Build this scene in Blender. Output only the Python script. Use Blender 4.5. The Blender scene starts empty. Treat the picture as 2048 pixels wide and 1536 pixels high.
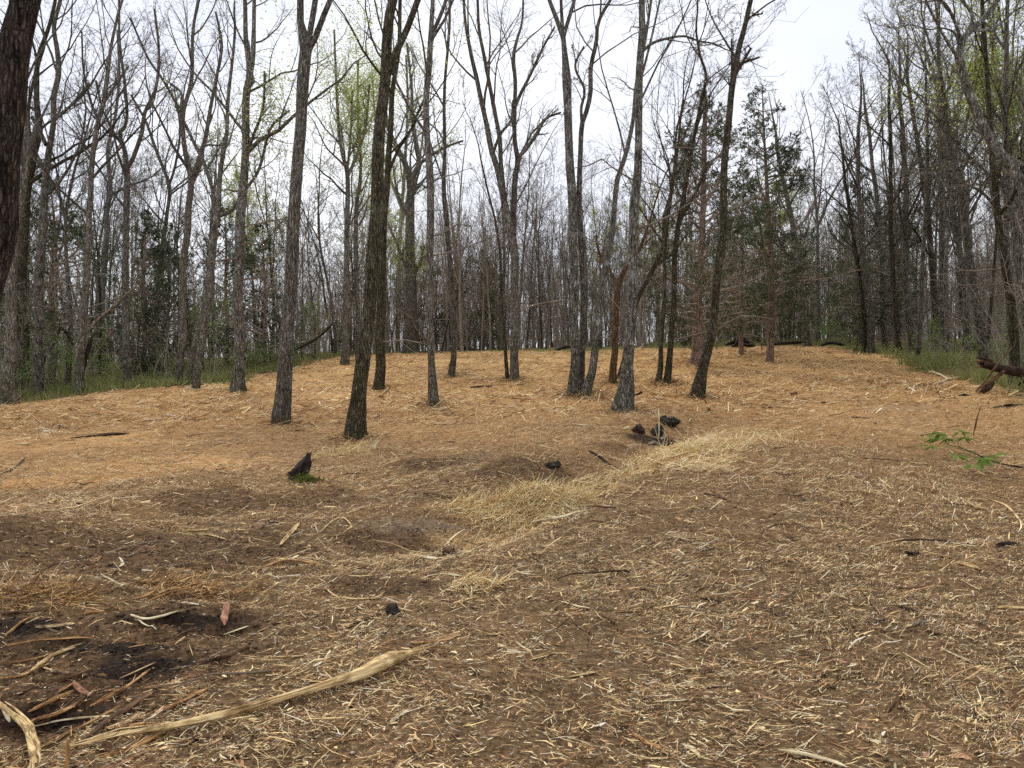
import bpy, math, random
import numpy as np
from mathutils import Vector

SC = bpy.context.scene
COL = SC.collection
rng = np.random.default_rng(11)
random.seed(11)

# ------------------------------------------------------------------ camera
F = 1547.0            # focal length in pixels of the 2048 px wide photograph
CAMZ = 1.6
cam_d = bpy.data.cameras.new('camera')
cam_d.sensor_width = 36.0
cam_d.lens = 36.0 * F / 2048.0
cam_d.clip_start = 0.05
cam_d.clip_end = 1500
cam = bpy.data.objects.new('camera', cam_d)
COL.objects.link(cam)
cam.location = (0, 0, CAMZ)
cam.rotation_euler = (math.radians(90), 0, 0)
SC.camera = cam

# ------------------------------------------------------------------ sky, sun, exposure
SUN_EL, SUN_AZ = 48.0, -28.0     # azimuth measured from +Y (view direction) towards +X
w = bpy.data.worlds.new('World')
SC.world = w
w.use_nodes = True
nt = w.node_tree
nt.nodes.clear()
out = nt.nodes.new('ShaderNodeOutputWorld')
bg = nt.nodes.new('ShaderNodeBackground')
sky = nt.nodes.new('ShaderNodeTexSky')
sky.sky_type = 'NISHITA'
sky.sun_disc = False
sky.sun_elevation = math.radians(SUN_EL)
sky.sun_rotation = math.radians(SUN_AZ)
tc = nt.nodes.new('ShaderNodeTexCoord')
mp = nt.nodes.new('ShaderNodeMapping')
mp.inputs['Scale'].default_value = (1.0, 1.0, 1.8)
nz = nt.nodes.new('ShaderNodeTexNoise')
nz.inputs['Scale'].default_value = 2.1
nz.inputs['Detail'].default_value = 3.0
nz.inputs['Roughness'].default_value = 0.45
cr = nt.nodes.new('ShaderNodeValToRGB')
cr.color_ramp.elements[0].position = 0.42
cr.color_ramp.elements[0].color = (5.9, 6.15, 6.9, 1)
cr.color_ramp.elements[1].position = 0.66
cr.color_ramp.elements[1].color = (8.0, 8.1, 8.3, 1)
mx = nt.nodes.new('ShaderNodeMix')
mx.data_type = 'RGBA'
mx.inputs['Factor'].default_value = 0.93
nt.links.new(tc.outputs['Generated'], mp.inputs['Vector'])
nt.links.new(mp.outputs['Vector'], nz.inputs['Vector'])
nt.links.new(nz.outputs['Fac'], cr.inputs['Fac'])
nt.links.new(sky.outputs['Color'], mx.inputs[6])
nt.links.new(cr.outputs['Color'], mx.inputs[7])
nt.links.new(mx.outputs[2], bg.inputs['Color'])
bg.inputs['Strength'].default_value = 0.10
nt.links.new(bg.outputs['Background'], out.inputs['Surface'])

sun_d = bpy.data.lights.new('sun', 'SUN')
sun_d.energy = 1.5
sun_d.angle = math.radians(14)
sun_d.color = (1.0, 0.95, 0.86)
sun = bpy.data.objects.new('sun', sun_d)
COL.objects.link(sun)
a, e = math.radians(SUN_AZ), math.radians(SUN_EL)
to_sun = Vector((math.sin(a) * math.cos(e), math.cos(a) * math.cos(e), math.sin(e)))
sun.rotation_euler = to_sun.to_track_quat('Z', 'Y').to_euler()
sun.location = (0, 0, 40)

SC.render.engine = 'CYCLES'
SC.view_settings.view_transform = 'Standard'
SC.view_settings.look = 'None'
SC.view_settings.gamma = 1.0
SC.view_settings.exposure = 0.72
SC.view_settings.use_curve_mapping = False
SC.cycles.max_bounces = 5
SC.cycles.diffuse_bounces = 3
SC.cycles.glossy_bounces = 2
SC.cycles.transmission_bounces = 2
SC.cycles.use_denoising = False
SC.cycles.use_adaptive_sampling = True
SC.cycles.adaptive_threshold = 0.02

# ------------------------------------------------------------------ noise helpers
def _hash(ix, iy, seed):
    x = (ix.astype(np.int64) * 374761393 + iy.astype(np.int64) * 668265263 + seed * 974711) & 0xFFFFFFFF
    x = ((x ^ (x >> 13)) * 1274126177) & 0xFFFFFFFF
    x = (x ^ (x >> 16)) & 0xFFFFFFFF
    return x / 4294967295.0

def vnoise(x, y, seed=0):
    x = np.asarray(x, float); y = np.asarray(y, float)
    ix, iy = np.floor(x), np.floor(y)
    fx, fy = x - ix, y - iy
    fx = fx * fx * (3 - 2 * fx); fy = fy * fy * (3 - 2 * fy)
    a = _hash(ix, iy, seed); b = _hash(ix + 1, iy, seed)
    c = _hash(ix, iy + 1, seed); d = _hash(ix + 1, iy + 1, seed)
    return (a + (b - a) * fx) + ((c + (d - c) * fx) - (a + (b - a) * fx)) * fy - 0.5

def fbm(x, y, seed=0, octs=3):
    s, am = 0, 1.0
    for o in range(octs):
        s = s + am * vnoise(x * 2 ** o, y * 2 ** o, seed + o * 17)
        am *= 0.5
    return s

def sstep(a, b, x):
    t = np.clip((x - a) / (b - a), 0, 1)
    return t * t * (3 - 2 * t)

# ------------------------------------------------------------------ terrain height
_py = np.array([-80, -10, 0, 4, 8, 11, 15, 20, 25, 30, 40, 50, 60, 80, 120, 200, 400.])
_ph = np.array([-.3, 0, 0, .0, .15, .42, .9, 1.32, 1.8, 2.34, 3.3, 3.95, 4.3, 4.4, 3.6, 1.0, -6])
_dy = np.arange(-80, 400, 0.25)
_dh = np.interp(_dy, _py, _ph)
_k = np.exp(-0.5 * (np.arange(-14, 15) / 5.0) ** 2); _k /= _k.sum()
_dh = np.convolve(np.pad(_dh, 14, mode='edge'), _k, mode='valid')

def h0(X, Y):
    X = np.asarray(X, float); Y = np.asarray(Y, float)
    z = np.interp(Y, _dy, _dh)
    s = sstep(5, 20, Y)
    xl = np.minimum(X, 0); xr = np.maximum(X, 0)
    z = z + s * (0.045 * np.maximum(xl, -45) + 0.02 * np.minimum(xr, 60))
    return z

def cast(px, py, hf=None):
    hf = hf or h
    Y = np.concatenate([np.arange(2.0, 30, 0.02), np.arange(30, 140, 0.1)])
    X = (px - 1024) / F * Y
    Z = CAMZ - (py - 768) / F * Y
    d = hf(X, Y) - Z
    i = np.argmax(d >= 0)
    if d[i] < 0:
        i = len(Y) - 1
    return float(X[i]), float(Y[i])

def seg_dist(X, Y, pts):
    best = np.full(np.shape(X), 1e9)
    for (x0, y0), (x1, y1) in zip(pts[:-1], pts[1:]):
        dx, dy = x1 - x0, y1 - y0
        t = np.clip(((X - x0) * dx + (Y - y0) * dy) / (dx * dx + dy * dy + 1e-9), 0, 1)
        best = np.minimum(best, np.hypot(X - x0 - t * dx, Y - y0 - t * dy))
    return best

GULLY = [cast(*p, h0) for p in [(1400, 840), (1310, 890), (1190, 950), (1090, 1010), (930, 1060), (760, 1075)]]
MOUNDS = [(cast(1500, 960, h0), 2.2, 0.14), (cast(563, 862, h0), 0.9, 0.12), (cast(708, 884, h0), 0.7, 0.07),
          (cast(1250, 845, h0), 1.0, 0.10), (cast(1060, 905, h0), 1.5, 0.10), (cast(60, 1070, h0), 0.9, 0.14),
          (cast(300, 1000, h0), 1.6, 0.10), (cast(1030, 765, h0), 1.2, 0.12), (cast(1155, 800, h0), 1.1, 0.12),
          (cast(1080, 1000, h0), 0.45, 0.14), (cast(90, 1190, h0), 0.5, 0.10)]

MUD = [(*cast(375, 1240, h0), .7, .3), (*cast(300, 1330, h0), .6, .35), (*cast(90, 1430, h0), .5, .25), (*cast(60, 1290, h0), .4, .25)]

for tx_, ty_ in [(565, 845), (708, 874), (758, 777), (866, 810), (904, 753), (1029, 760), (1145, 791), (1171, 792), (1251, 822), (1227, 765), (1318, 763), (1336, 765), (1396, 794), (1390, 727), (476, 782)]:
    MOUNDS.append((cast(tx_, ty_, h0), .45, .09))

def h(X, Y):
    X = np.asarray(X, float); Y = np.asarray(Y, float)
    z = h0(X, Y)
    z = z - 0.20 * np.exp(-(seg_dist(X, Y, GULLY) / 0.55) ** 2)
    for (mx_, my_), r, am in MOUNDS:
        z = z + am * np.exp(-((X - mx_) ** 2 + (Y - my_) ** 2) / (r * r))
    z = z + 0.16 * fbm(X / 3.2, Y / 3.2, 3, 2) * sstep(2, 9, np.abs(Y)) + 0.055 * fbm(X / .8, Y / .8, 9, 2)
    # crawler ruts of the mulching machine on the left
    u = Y + .22 * X
    m = np.exp(-(((X + 2.6) / 1.5) ** 2 + ((Y - 6.0) / 1.6) ** 2))
    z = z - 0.045 * m * (0.5 + 0.5 * np.sin(u * 24 + 2.5 * vnoise(X * 1.5, Y * 1.5, 5))) * (np.abs(X + 2.6) < 1.3)
    for zx, zy, zr, zq in MUD:
        mm = np.exp(-(((X - zx) / zr) ** 2 + ((Y - zy) / zq) ** 2))
        z = z + mm * (0.030 * np.sin((Y * 1.0 - X * .35) * 30 + 4 * vnoise(X * 3, Y * 3, 6)) + .035 * fbm(X / .10, Y / .10, 29, 3))
    z = z + 0.035 * fbm(X / .17, Y / .17, 21, 2) * (1 - sstep(9, 16, Y))
    return z

def ground(px, py):
    x, y = cast(px, py)
    return x, y, float(h(x, y))

CLEAR_PX = [(-900, 1020), (-300, 845), (0, 808), (90, 803), (160, 792), (350, 772), (470, 765), (560, 742), (640, 722), (700, 712),
            (900, 706), (1000, 704), (1130, 702), (1300, 698), (1440, 696), (1560, 691), (1680, 693), (1760, 712),
            (1830, 738), (1900, 760), (1990, 782), (2100, 812), (2400, 900), (2700, 1060)]
CLEAR = [cast(*p) for p in CLEAR_PX]
CLEAR = [(-40, -50), (-14, 4)] + CLEAR[1:-1] + [(12, 4), (40, -50)]

def inside(X, Y, poly=None):
    poly = poly or CLEAR
    c = np.zeros(np.shape(X), bool)
    n = len(poly)
    for i in range(n):
        x0, y0 = poly[i]; x1, y1 = poly[(i + 1) % n]
        if y0 == y1:
            continue
        hit = ((y0 > Y) != (y1 > Y)) & (X < (x1 - x0) * (Y - y0) / (y1 - y0) + x0)
        c ^= hit
    return c

def clear_sd(X, Y):
    """signed distance to the edge of the clearing, positive inside"""
    d = seg_dist(X, Y, CLEAR + [CLEAR[0]])
    return np.where(inside(X, Y), d, -d)

# ------------------------------------------------------------------ soil zones (colour of the ground itself)
def zone(px, py, rx, ry):
    x, y = cast(px, py)
    return (x, y, rx, ry)

Z_DARK = [zone(300, 1110, 1.1, .7), zone(380, 1090, 1.0, .6), zone(250, 1330, .9, .5), zone(60, 1290, .6, .5), zone(380, 1240, .8, .32),
          zone(1040, 940, .9, .5), zone(870, 930, .8, .5), zone(760, 1170, .5, .25), zone(60, 1070, .6, .5), zone(1270, 905, .6, .5),
          zone(820, 1090, .9, .35), zone(120, 1400, .7, .35), zone(480, 1000, 1.3, .7)]
Z_BLACK = [zone(375, 1240, .55, .22), zone(300, 1330, .35, .22), zone(40, 1265, .3, .16), zone(90, 1430, .4, .2), zone(1300, 880, .5, .3), zone(240, 1290, .5, .2)]
Z_GOLD = [zone(300, 930, 2.6, 1.3), zone(150, 880, 2.6, 1.6), zone(120, 960, 1.6, .9)]
Z_STRAW = [zone(1080, 1010, .75, .38), zone(1020, 1050, .8, .4), zone(1350, 930, 1.0, .7), zone(1420, 880, 1.3, 1.0), zone(960, 1090, .6, .4), zone(1180, 990, .6, .4)]
Z_ASH = [zone(800, 1052, .55, .15), zone(880, 1050, .4, .12), zone(950, 912, .4, .25), zone(1800, 815, .9, .6)]

def zsum(X, Y, zs, seed):
    s = np.zeros(np.shape(X))
    wob = 0.55 * fbm(X * 2.3, Y * 2.3, seed, 3)
    for (x, y, rx, ry) in zs:
        s = np.maximum(s, np.exp(-(((X - x) / rx) ** 2 + ((Y - y) / ry) ** 2)))
    return np.clip(sstep(0.25, 0.75, s + wob * (s > .05)), 0, 1)

def zones(X, Y):
    far = sstep(6.0, 22.0, Y + 4.5 * fbm(X / 2.5, Y / 2.5, 51, 3) + 2.0 * (1 - sstep(-8, -2, X)) + 2.5 * sstep(2, 6, X))
    gold = np.maximum(far, zsum(X, Y, Z_GOLD, 61))
    dark = zsum(X, Y, Z_DARK, 71); black = zsum(X, Y, Z_BLACK, 81)
    straw = zsum(X, Y, Z_STRAW, 91); ash = zsum(X, Y, Z_ASH, 95)
    return gold, dark, black, straw, ash

def lin(r, g, b):
    f = lambda c: (c / 255 / 12.92) if c / 255 <= .04045 else ((c / 255 + .055) / 1.055) ** 2.4
    return np.array([f(r), f(g), f(b)])

# ------------------------------------------------------------------ mesh helpers
def mesh_from(name, V, Q=None, T=None, col=None, smooth=False):
    me = bpy.data.meshes.new(name)
    V = np.asarray(V, np.float32).reshape(-1, 3)
    nq = 0 if Q is None else len(Q); ntt = 0 if T is None else len(T)
    me.vertices.add(len(V)); me.vertices.foreach_set('co', V.ravel())
    loops = []
    if nq: loops.append(np.asarray(Q, np.int32).ravel())
    if ntt: loops.append(np.asarray(T, np.int32).ravel())
    L = np.concatenate(loops)
    me.loops.add(len(L)); me.loops.foreach_set('vertex_index', L)
    me.polygons.add(nq + ntt)
    st = np.concatenate([np.arange(nq) * 4, nq * 4 + np.arange(ntt) * 3]).astype(np.int32)
    me.polygons.foreach_set('loop_start', st)
    if smooth:
        me.polygons.foreach_set('use_smooth', np.ones(nq + ntt, bool))
    me.update(calc_edges=True)
    if col is not None:
        at = me.color_attributes.new('tint', 'FLOAT_COLOR', 'POINT')
        c4 = np.ones((len(V), 4), np.float32); c4[:, :3] = col
        at.data.foreach_set('color', c4.ravel())
    me.validate()
    return me

def norm(v):
    return v / (np.linalg.norm(v, axis=-1, keepdims=True) + 1e-9)

def tubes(P, R, k, rough=0.0, seed=0, squash=None):
    """P (B,n,3), R (B,n) -> verts, quads of open tubes with k sides"""
    P = np.asarray(P, float); R = np.asarray(R, float)
    B, n, _ = P.shape
    T = np.empty_like(P)
    T[:, 1:-1] = P[:, 2:] - P[:, :-2]
    T[:, 0] = P[:, 1] - P[:, 0]; T[:, -1] = P[:, -1] - P[:, -2]
    T = norm(T)
    ch = norm(P[:, -1] - P[:, 0])
    ref = np.where(np.abs(ch[:, 2:3]) > 0.75, np.array([[1., 0.13, 0]]), np.array([[0.05, 0.1, 1.]]))
    U = norm(np.cross(T, ref[:, None, :])); W = np.cross(T, U)
    an = np.arange(k) / k * 2 * np.pi
    rr = R[:, :, None] * np.ones(k)
    if rough:
        s = np.cumsum(np.linalg.norm(np.diff(P, axis=1, prepend=P[:, :1]), axis=2), axis=1)
        bi = np.arange(B)[:, None, None] * 7.3
        rr = rr * (1 + rough * (2 * vnoise(np.cos(an) * 2.2 + bi, np.sin(an) * 2.2 + s[:, :, None] * 2.0, seed)
                                + 1.2 * vnoise(np.cos(an) * 5 + bi + 9, np.sin(an) * 5 + s[:, :, None] * 3.5, seed + 3)))
    ca, sa = np.cos(an), np.sin(an)
    if squash is not None:
        if rough:
            rr = rr * (1 + 1.3 * rough * vnoise(np.arange(k)[None, None] * 2.7 + P[:, :1, :1] * 31, np.linspace(0, 3, n)[None, :, None] + 0 * rr, seed + 11))
        sa = sa * squash
    V = P[:, :, None, :] + rr[..., None] * (ca[None, None, :, None] * U[:, :, None, :] + sa[None, None, :, None] * W[:, :, None, :])
    idx = np.arange(B * n * k).reshape(B, n, k)
    a = idx[:, :-1, :]; b = idx[:, 1:, :]
    Q = np.stack([a, np.roll(a, -1, 2), np.roll(b, -1, 2), b], -1).reshape(-1, 4)
    return V.reshape(-1, 3), Q

def join(parts):
    Vs, Qs, o = [], [], 0
    for V, Q in parts:
        Vs.append(V); Qs.append(Q + o); o += len(V)
    return np.concatenate(Vs), np.concatenate(Qs)

def link(name, me, mat=None, parent=None, loc=None):
    o = bpy.data.objects.new(name, me)
    COL.objects.link(o)
    if mat is not None and me is not None and len(me.materials) == 0:
        me.materials.append(mat)
    if parent is not None:
        o.parent = parent
    if loc is not None:
        o.location = loc
    return o

def tag(o, label=None, cat=None, group=None, kind=None):
    if label: o['label'] = label
    if cat: o['category'] = cat
    if group: o['group'] = group
    if kind: o['kind'] = kind
    return o

# ------------------------------------------------------------------ materials
def new_mat(name, rough=0.9):
    m = bpy.data.materials.new(name)
    m.use_nodes = True
    b = m.node_tree.nodes['Principled BSDF']
    b.inputs['Roughness'].default_value = rough
    b.inputs['Specular IOR Level'].default_value = 0.2
    return m, m.node_tree, b

def node(nt, t, **kw):
    n = nt.nodes.new(t)
    for k, v in kw.items():
        if k in n.inputs:
            n.inputs[k].default_value = v
        else:
            setattr(n, k, v)
    return n

def ramp(nt, src, stops):
    r = nt.nodes.new('ShaderNodeValToRGB')
    el = r.color_ramp.elements
    while len(el) < len(stops):
        el.new(0.5)
    for e_, (p, c) in zip(el, stops):
        e_.position = p
        e_.color = (*c, 1) if len(c) == 3 else c
    nt.links.new(src, r.inputs['Fac'])
    return r.outputs['Color']

def mixc(nt, fac, a, b, mode='MIX'):
    m = nt.nodes.new('ShaderNodeMix'); m.data_type = 'RGBA'; m.blend_type = mode
    for s, i in ((fac, 0), (a, 6), (b, 7)):
        if isinstance(s, (int, float)): m.inputs[i].default_value = s
        elif isinstance(s, (tuple, list, np.ndarray)): m.inputs[i].default_value = (*s[:3], 1)
        else: nt.links.new(s, m.inputs[i])
    return m.outputs[2]

def bark_mat(name, dark, mid, lichen, moss=0.0, scale=1.0, lich=0.5, ridge=0.5, mosscol=(0.055, 0.06, 0.014), coarse=1.0):
    m, nt, b = new_mat(name, 0.95)
    tc = node(nt, 'ShaderNodeTexCoord')
    mp = node(nt, 'ShaderNodeMapping'); mp.inputs['Scale'].default_value = (30 * scale, 30 * scale, 4.2 * scale)
    nt.links.new(tc.outputs['Object'], mp.inputs['Vector'])
    n1 = node(nt, 'ShaderNodeTexNoise', Scale=1.0, Detail=5.0, Roughness=0.65)
    nt.links.new(mp.outputs[0], n1.inputs['Vector'])
    n2 = node(nt, 'ShaderNodeTexNoise', Scale=3.2 * coarse, Detail=4.0, Roughness=0.6)
    nt.links.new(tc.outputs['Object'], n2.inputs['Vector'])
    n3 = node(nt, 'ShaderNodeTexNoise', Scale=16.0, Detail=3.0)
    nt.links.new(tc.outputs['Object'], n3.inputs['Vector'])
    vm = node(nt, 'ShaderNodeMapping'); vm.inputs['Scale'].default_value = (30 * scale, 30 * scale, 5.5 * scale)
    dn = node(nt, 'ShaderNodeTexNoise', Scale=6.0, Detail=3.0)
    nt.links.new(tc.outputs['Object'], dn.inputs['Vector'])
    dv = node(nt, 'ShaderNodeVectorMath', operation='MULTIPLY_ADD'); dv.inputs[1].default_value = (.10, .10, .25)
    nt.links.new(dn.outputs['Color'], dv.inputs[0]); nt.links.new(tc.outputs['Object'], dv.inputs[2])
    nt.links.new(dv.outputs[0], vm.inputs['Vector'])
    vo = node(nt, 'ShaderNodeTexVoronoi', feature='DISTANCE_TO_EDGE', Scale=1.0)
    nt.links.new(vm.outputs[0], vo.inputs['Vector'])
    crack = ramp(nt, vo.outputs['Distance'], [(0.02, (.42, .40, .38)), (0.12, (.95, .95, .95)), (0.3, (1.15, 1.15, 1.15))])
    base = ramp(nt, n1.outputs['Fac'], [(0.40, dark), (0.52, mid), (0.66, tuple(min(1, c * 1.6) for c in mid))])
    lf = ramp(nt, n2.outputs['Fac'], [(0.56, (0, 0, 0)), (0.66, (lich,) * 3)])
    c = mixc(nt, lf, base, lichen)
    lf2 = ramp(nt, n3.outputs['Fac'], [(0.60, (0, 0, 0)), (0.68, (lich,) * 3)])
    c = mixc(nt, lf2, c, lichen)
    sp = node(nt, 'ShaderNodeSeparateXYZ'); nt.links.new(tc.outputs['Object'], sp.inputs[0])
    if moss:
        mr = node(nt, 'ShaderNodeMapRange'); mr.inputs['From Min'].default_value = 0.1; mr.inputs['From Max'].default_value = 2.2
        mr.inputs['To Min'].default_value = 0.75; mr.inputs['To Max'].default_value = 0.30 * moss
        nt.links.new(sp.outputs['Z'], mr.inputs['Value'])
        n4 = node(nt, 'ShaderNodeTexNoise', Scale=5.0, Detail=4.0)
        nt.links.new(tc.outputs['Object'], n4.inputs['Vector'])
        ad = node(nt, 'ShaderNodeMath', operation='MULTIPLY'); nt.links.new(mr.outputs[0], ad.inputs[0])
        mf = ramp(nt, n4.outputs['Fac'], [(0.38, (0.1,) * 3), (0.62, (1,) * 3)])
        nt.links.new(mf, ad.inputs[1])
        c = mixc(nt, ad.outputs[0], c, mosscol)
    oi = node(nt, 'ShaderNodeObjectInfo')
    tint = ramp(nt, oi.outputs['Random'], [(0.0, (0.78, 0.74, 0.70)), (0.5, (1, 1, 1)), (1.0, (1.18, 1.16, 1.12))])
    c = mixc(nt, 1.0, c, tint, 'MULTIPLY')
    c = mixc(nt, 1.0, c, crack, 'MULTIPLY')
    nt.links.new(c, b.inputs['Base Color'])
    bp = node(nt, 'ShaderNodeBump', Strength=ridge, Distance=0.025)
    hm = node(nt, 'ShaderNodeMath', operation='MULTIPLY_ADD'); hm.inputs[1].default_value = 1.6
    hv = ramp(nt, vo.outputs['Distance'], [(0.0, (0, 0, 0)), (0.25, (1, 1, 1))])
    nt.links.new(hv, hm.inputs[0]); nt.links.new(n1.outputs['Fac'], hm.inputs[2])
    nt.links.new(hm.outputs[0], bp.inputs['Height'])
    nt.links.new(bp.outputs[0], b.inputs['Normal'])
    return m

BARK = {
    'grey': bark_mat('grey_bark', (0.085, 0.074, 0.062), (0.25, 0.222, 0.188), (0.42, 0.41, 0.375), 0.6, lich=0.55, ridge=.9),
    'lichen': bark_mat('lichen_bark', (0.08, 0.071, 0.059), (0.235, 0.212, 0.178), (0.47, 0.47, 0.43), 0.6, lich=0.75, ridge=.9),
    'mossy': bark_mat('mossy_bark', (0.034, 0.027, 0.017), (0.135, 0.110, 0.074), (0.26, 0.25, 0.19), 1.2, lich=0.55, ridge=1.0),
    'brown': bark_mat('ridged_brown_bark', (0.012, 0.008, 0.006), (0.080, 0.056, 0.042), (0.14, 0.115, 0.095), 0.0, scale=.75, lich=0.25, ridge=1.0),
    'orange': bark_mat('orange_bark', (0.04, 0.024, 0.013), (0.15, 0.088, 0.046), (0.22, 0.17, 0.12), 0.4, lich=0.3),
    'cedar': bark_mat('cedar_bark', (0.09, 0.055, 0.04), (0.27, 0.19, 0.15), (0.34, 0.28, 0.24), 0.0, scale=1.3, lich=0.3),
}
def twig_mat(name, c0, c1):
    m, nt, b = new_mat(name, 0.95)
    tc = node(nt, 'ShaderNodeTexCoord')
    n = node(nt, 'ShaderNodeTexNoise', Scale=3.0, Detail=3.0)
    nt.links.new(tc.outputs['Object'], n.inputs['Vector'])
    oi = node(nt, 'ShaderNodeObjectInfo')
    c = ramp(nt, n.outputs['Fac'], [(0.3, c0), (0.7, c1)])
    t = ramp(nt, oi.outputs['Random'], [(0, (0.75, 0.72, 0.70)), (1, (1.15, 1.15, 1.15))])
    nt.links.new(mixc(nt, 1.0, c, t, 'MULTIPLY'), b.inputs['Base Color'])
    return m
TWIG = twig_mat('bare_twig', (0.13, 0.107, 0.085), (0.25, 0.215, 0.175))
TWIG_BR = twig_mat('brown_twig', (0.19, 0.152, 0.118), (0.36, 0.305, 0.245))

def leaf_mat(name, c0, c1, trans=0.35):
    m = bpy.data.materials.new(name); m.use_nodes = True
    nt = m.node_tree; nt.nodes.clear()
    o = node(nt, 'ShaderNodeOutputMaterial')
    g = node(nt, 'ShaderNodeNewGeometry')
    c = ramp(nt, g.outputs['Random Per Island'], [(0, c0), (1, c1)])
    d = node(nt, 'ShaderNodeBsdfDiffuse'); t = node(nt, 'ShaderNodeBsdfTranslucent'); ms = node(nt, 'ShaderNodeMixShader')
    ms.inputs[0].default_value = trans
    nt.links.new(c, d.inputs['Color']); nt.links.new(c, t.inputs['Color'])
    nt.links.new(d.outputs[0], ms.inputs[1]); nt.links.new(t.outputs[0], ms.inputs[2])
    nt.links.new(ms.outputs[0], o.inputs['Surface'])
    return m
LEAF_SPRING = leaf_mat('spring_leaf', (0.30, 0.34, 0.07), (0.52, 0.56, 0.18), 0.55)
LEAF_BUD = leaf_mat('bud_leaf', (0.14, 0.13, 0.06), (0.26, 0.25, 0.11), 0.4)
LEAF_CEDAR = leaf_mat('cedar_needles', (0.048, 0.064, 0.038), (0.13, 0.145, 0.08), 0.28)
LEAF_BROWN = leaf_mat('cedar_dead_needles', (0.06, 0.04, 0.02), (0.12, 0.08, 0.04), 0.15)
LEAF_BUSH = leaf_mat('bush_leaf', (0.12, 0.19, 0.05), (0.24, 0.33, 0.10), 0.45)
LEAF_GREEN = leaf_mat('fresh_green_leaf', (0.08, 0.16, 0.03), (0.26, 0.37, 0.09), 0.4)
GRASS = leaf_mat('grass_blade', (0.16, 0.18, 0.06), (0.33, 0.33, 0.14), 0.45)
MOSS = leaf_mat('moss_tuft', (0.06, 0.07, 0.015), (0.13, 0.14, 0.03), 0.2)

def tint_mat(name, rough=0.9, grain=0.35):
    m, nt, b = new_mat(name, rough)
    at = node(nt, 'ShaderNodeVertexColor'); at.layer_name = 'tint'
    tc = node(nt, 'ShaderNodeTexCoord')
    n = node(nt, 'ShaderNodeTexNoise', Scale=60.0, Detail=3.0)
    nt.links.new(tc.outputs['Object'], n.inputs['Vector'])
    g = ramp(nt, n.outputs['Fac'], [(0.3, (1 - grain,) * 3), (0.7, (1 + grain * .6,) * 3)])
    nt.links.new(mixc(nt, 1.0, at.outputs['Color'], g, 'MULTIPLY'), b.inputs['Base Color'])
    return m
CHIP = tint_mat('wood_chip')

def wood_mat(name, c0, c1, c2):
    m, nt, b = new_mat(name, 0.85)
    tc = node(nt, 'ShaderNodeTexCoord')
    mp = node(nt, 'ShaderNodeMapping'); mp.inputs['Scale'].default_value = (6, 90, 90)
    nt.links.new(tc.outputs['Object'], mp.inputs['Vector'])
    n = node(nt, 'ShaderNodeTexNoise', Scale=1.0, Detail=4.0, Roughness=0.6)
    nt.links.new(mp.outputs[0], n.inputs['Vector'])
    n2 = node(nt, 'ShaderNodeTexNoise', Scale=7.0, Detail=3.0)
    nt.links.new(tc.outputs['Object'], n2.inputs['Vector'])
    c = ramp(nt, n.outputs['Fac'], [(0.32, c0), (0.5, c1), (0.68, c2)])
    d = ramp(nt, n2.outputs['Fac'], [(0.38, tuple(0.42 * v for v in (1, .86, .74))), (0.55, (1, 1, 1))])
    nt.links.new(mixc(nt, 1.0, c, d, 'MULTIPLY'), b.inputs['Base Color'])
    bp = node(nt, 'ShaderNodeBump', Strength=0.6, Distance=0.004)
    nt.links.new(n.outputs['Fac'], bp.inputs['Height']); nt.links.new(bp.outputs[0], b.inputs['Normal'])
    return m
WOOD = {
    'pale': wood_mat('pale_split_wood', tuple(lin(160, 125, 80)), tuple(lin(212, 182, 128)), tuple(lin(232, 212, 165))),
    'cream': wood_mat('cream_split_wood', tuple(lin(180, 160, 120)), tuple(lin(226, 212, 172)), tuple(lin(238, 230, 200))),
    'tan': wood_mat('tan_split_wood', tuple(lin(110, 75, 45)), tuple(lin(178, 135, 85)), tuple(lin(205, 165, 112))),
    'brown': wood_mat('brown_bark_stick', tuple(lin(50, 35, 25)), tuple(lin(100, 74, 52)), tuple(lin(140, 108, 78))),
    'pink': wood_mat('pinkish_inner_bark', tuple(lin(110, 75, 58)), tuple(lin(165, 120, 92)), tuple(lin(195, 150, 118))),
    'dark': wood_mat('dark_wet_wood', tuple(lin(14, 12, 11)), tuple(lin(44, 37, 33)), tuple(lin(84, 72, 62))),
    'grey': wood_mat('weathered_grey_wood', tuple(lin(65, 56, 46)), tuple(lin(125, 112, 96)), tuple(lin(170, 158, 140))),
    'rust': wood_mat('rusty_broken_wood', tuple(lin(24, 17, 13)), tuple(lin(60, 44, 35)), tuple(lin(100, 74, 56))),
    'mossrock': wood_mat('mossy_dark_wood', tuple(lin(14, 14, 12)), tuple(lin(44, 44, 37)), tuple(lin(100, 98, 82))),
}

# ------------------------------------------------------------------ ground sheet
def axis(segs):
    v = [segs[0][0]]
    for a_, b_, s0, s1 in segs:
        n = max(1, int(2 * (b_ - a_) / (s0 + s1)))
        t = np.linspace(0, 1, n + 1)[1:]
        sp = s0 * t + (s1 - s0) * t * t / 2
        v.extend(a_ + (b_ - a_) * sp / sp[-1])
    return np.array(v)
ys = axis([(-60, -4, 6, 1.5), (-4, 2.4, .8, .06), (2.4, 9, .024, .05), (9, 16, .05, .11), (16, 45, .11, .5), (45, 130, .5, 6), (130, 380, 8, 30)])
us = np.sinh(np.linspace(-1, 1, 330) * 2.0) / np.sinh(2.0)
half = np.interp(ys, [-60, -4, 2, 6, 45, 130, 380], [120, 16, 6.0, 11, 90, 200, 500])
GX = us[None, :] * half[:, None]
GY = np.repeat(ys[:, None], len(us), 1)
GZ = h(GX, GY)
ny, nx = GX.shape
ii = np.arange(ny * nx).reshape(ny, nx)
GQ = np.stack([ii[:-1, :-1], ii[:-1, 1:], ii[1:, 1:], ii[1:, :-1]], -1).reshape(-1, 4)
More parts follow.
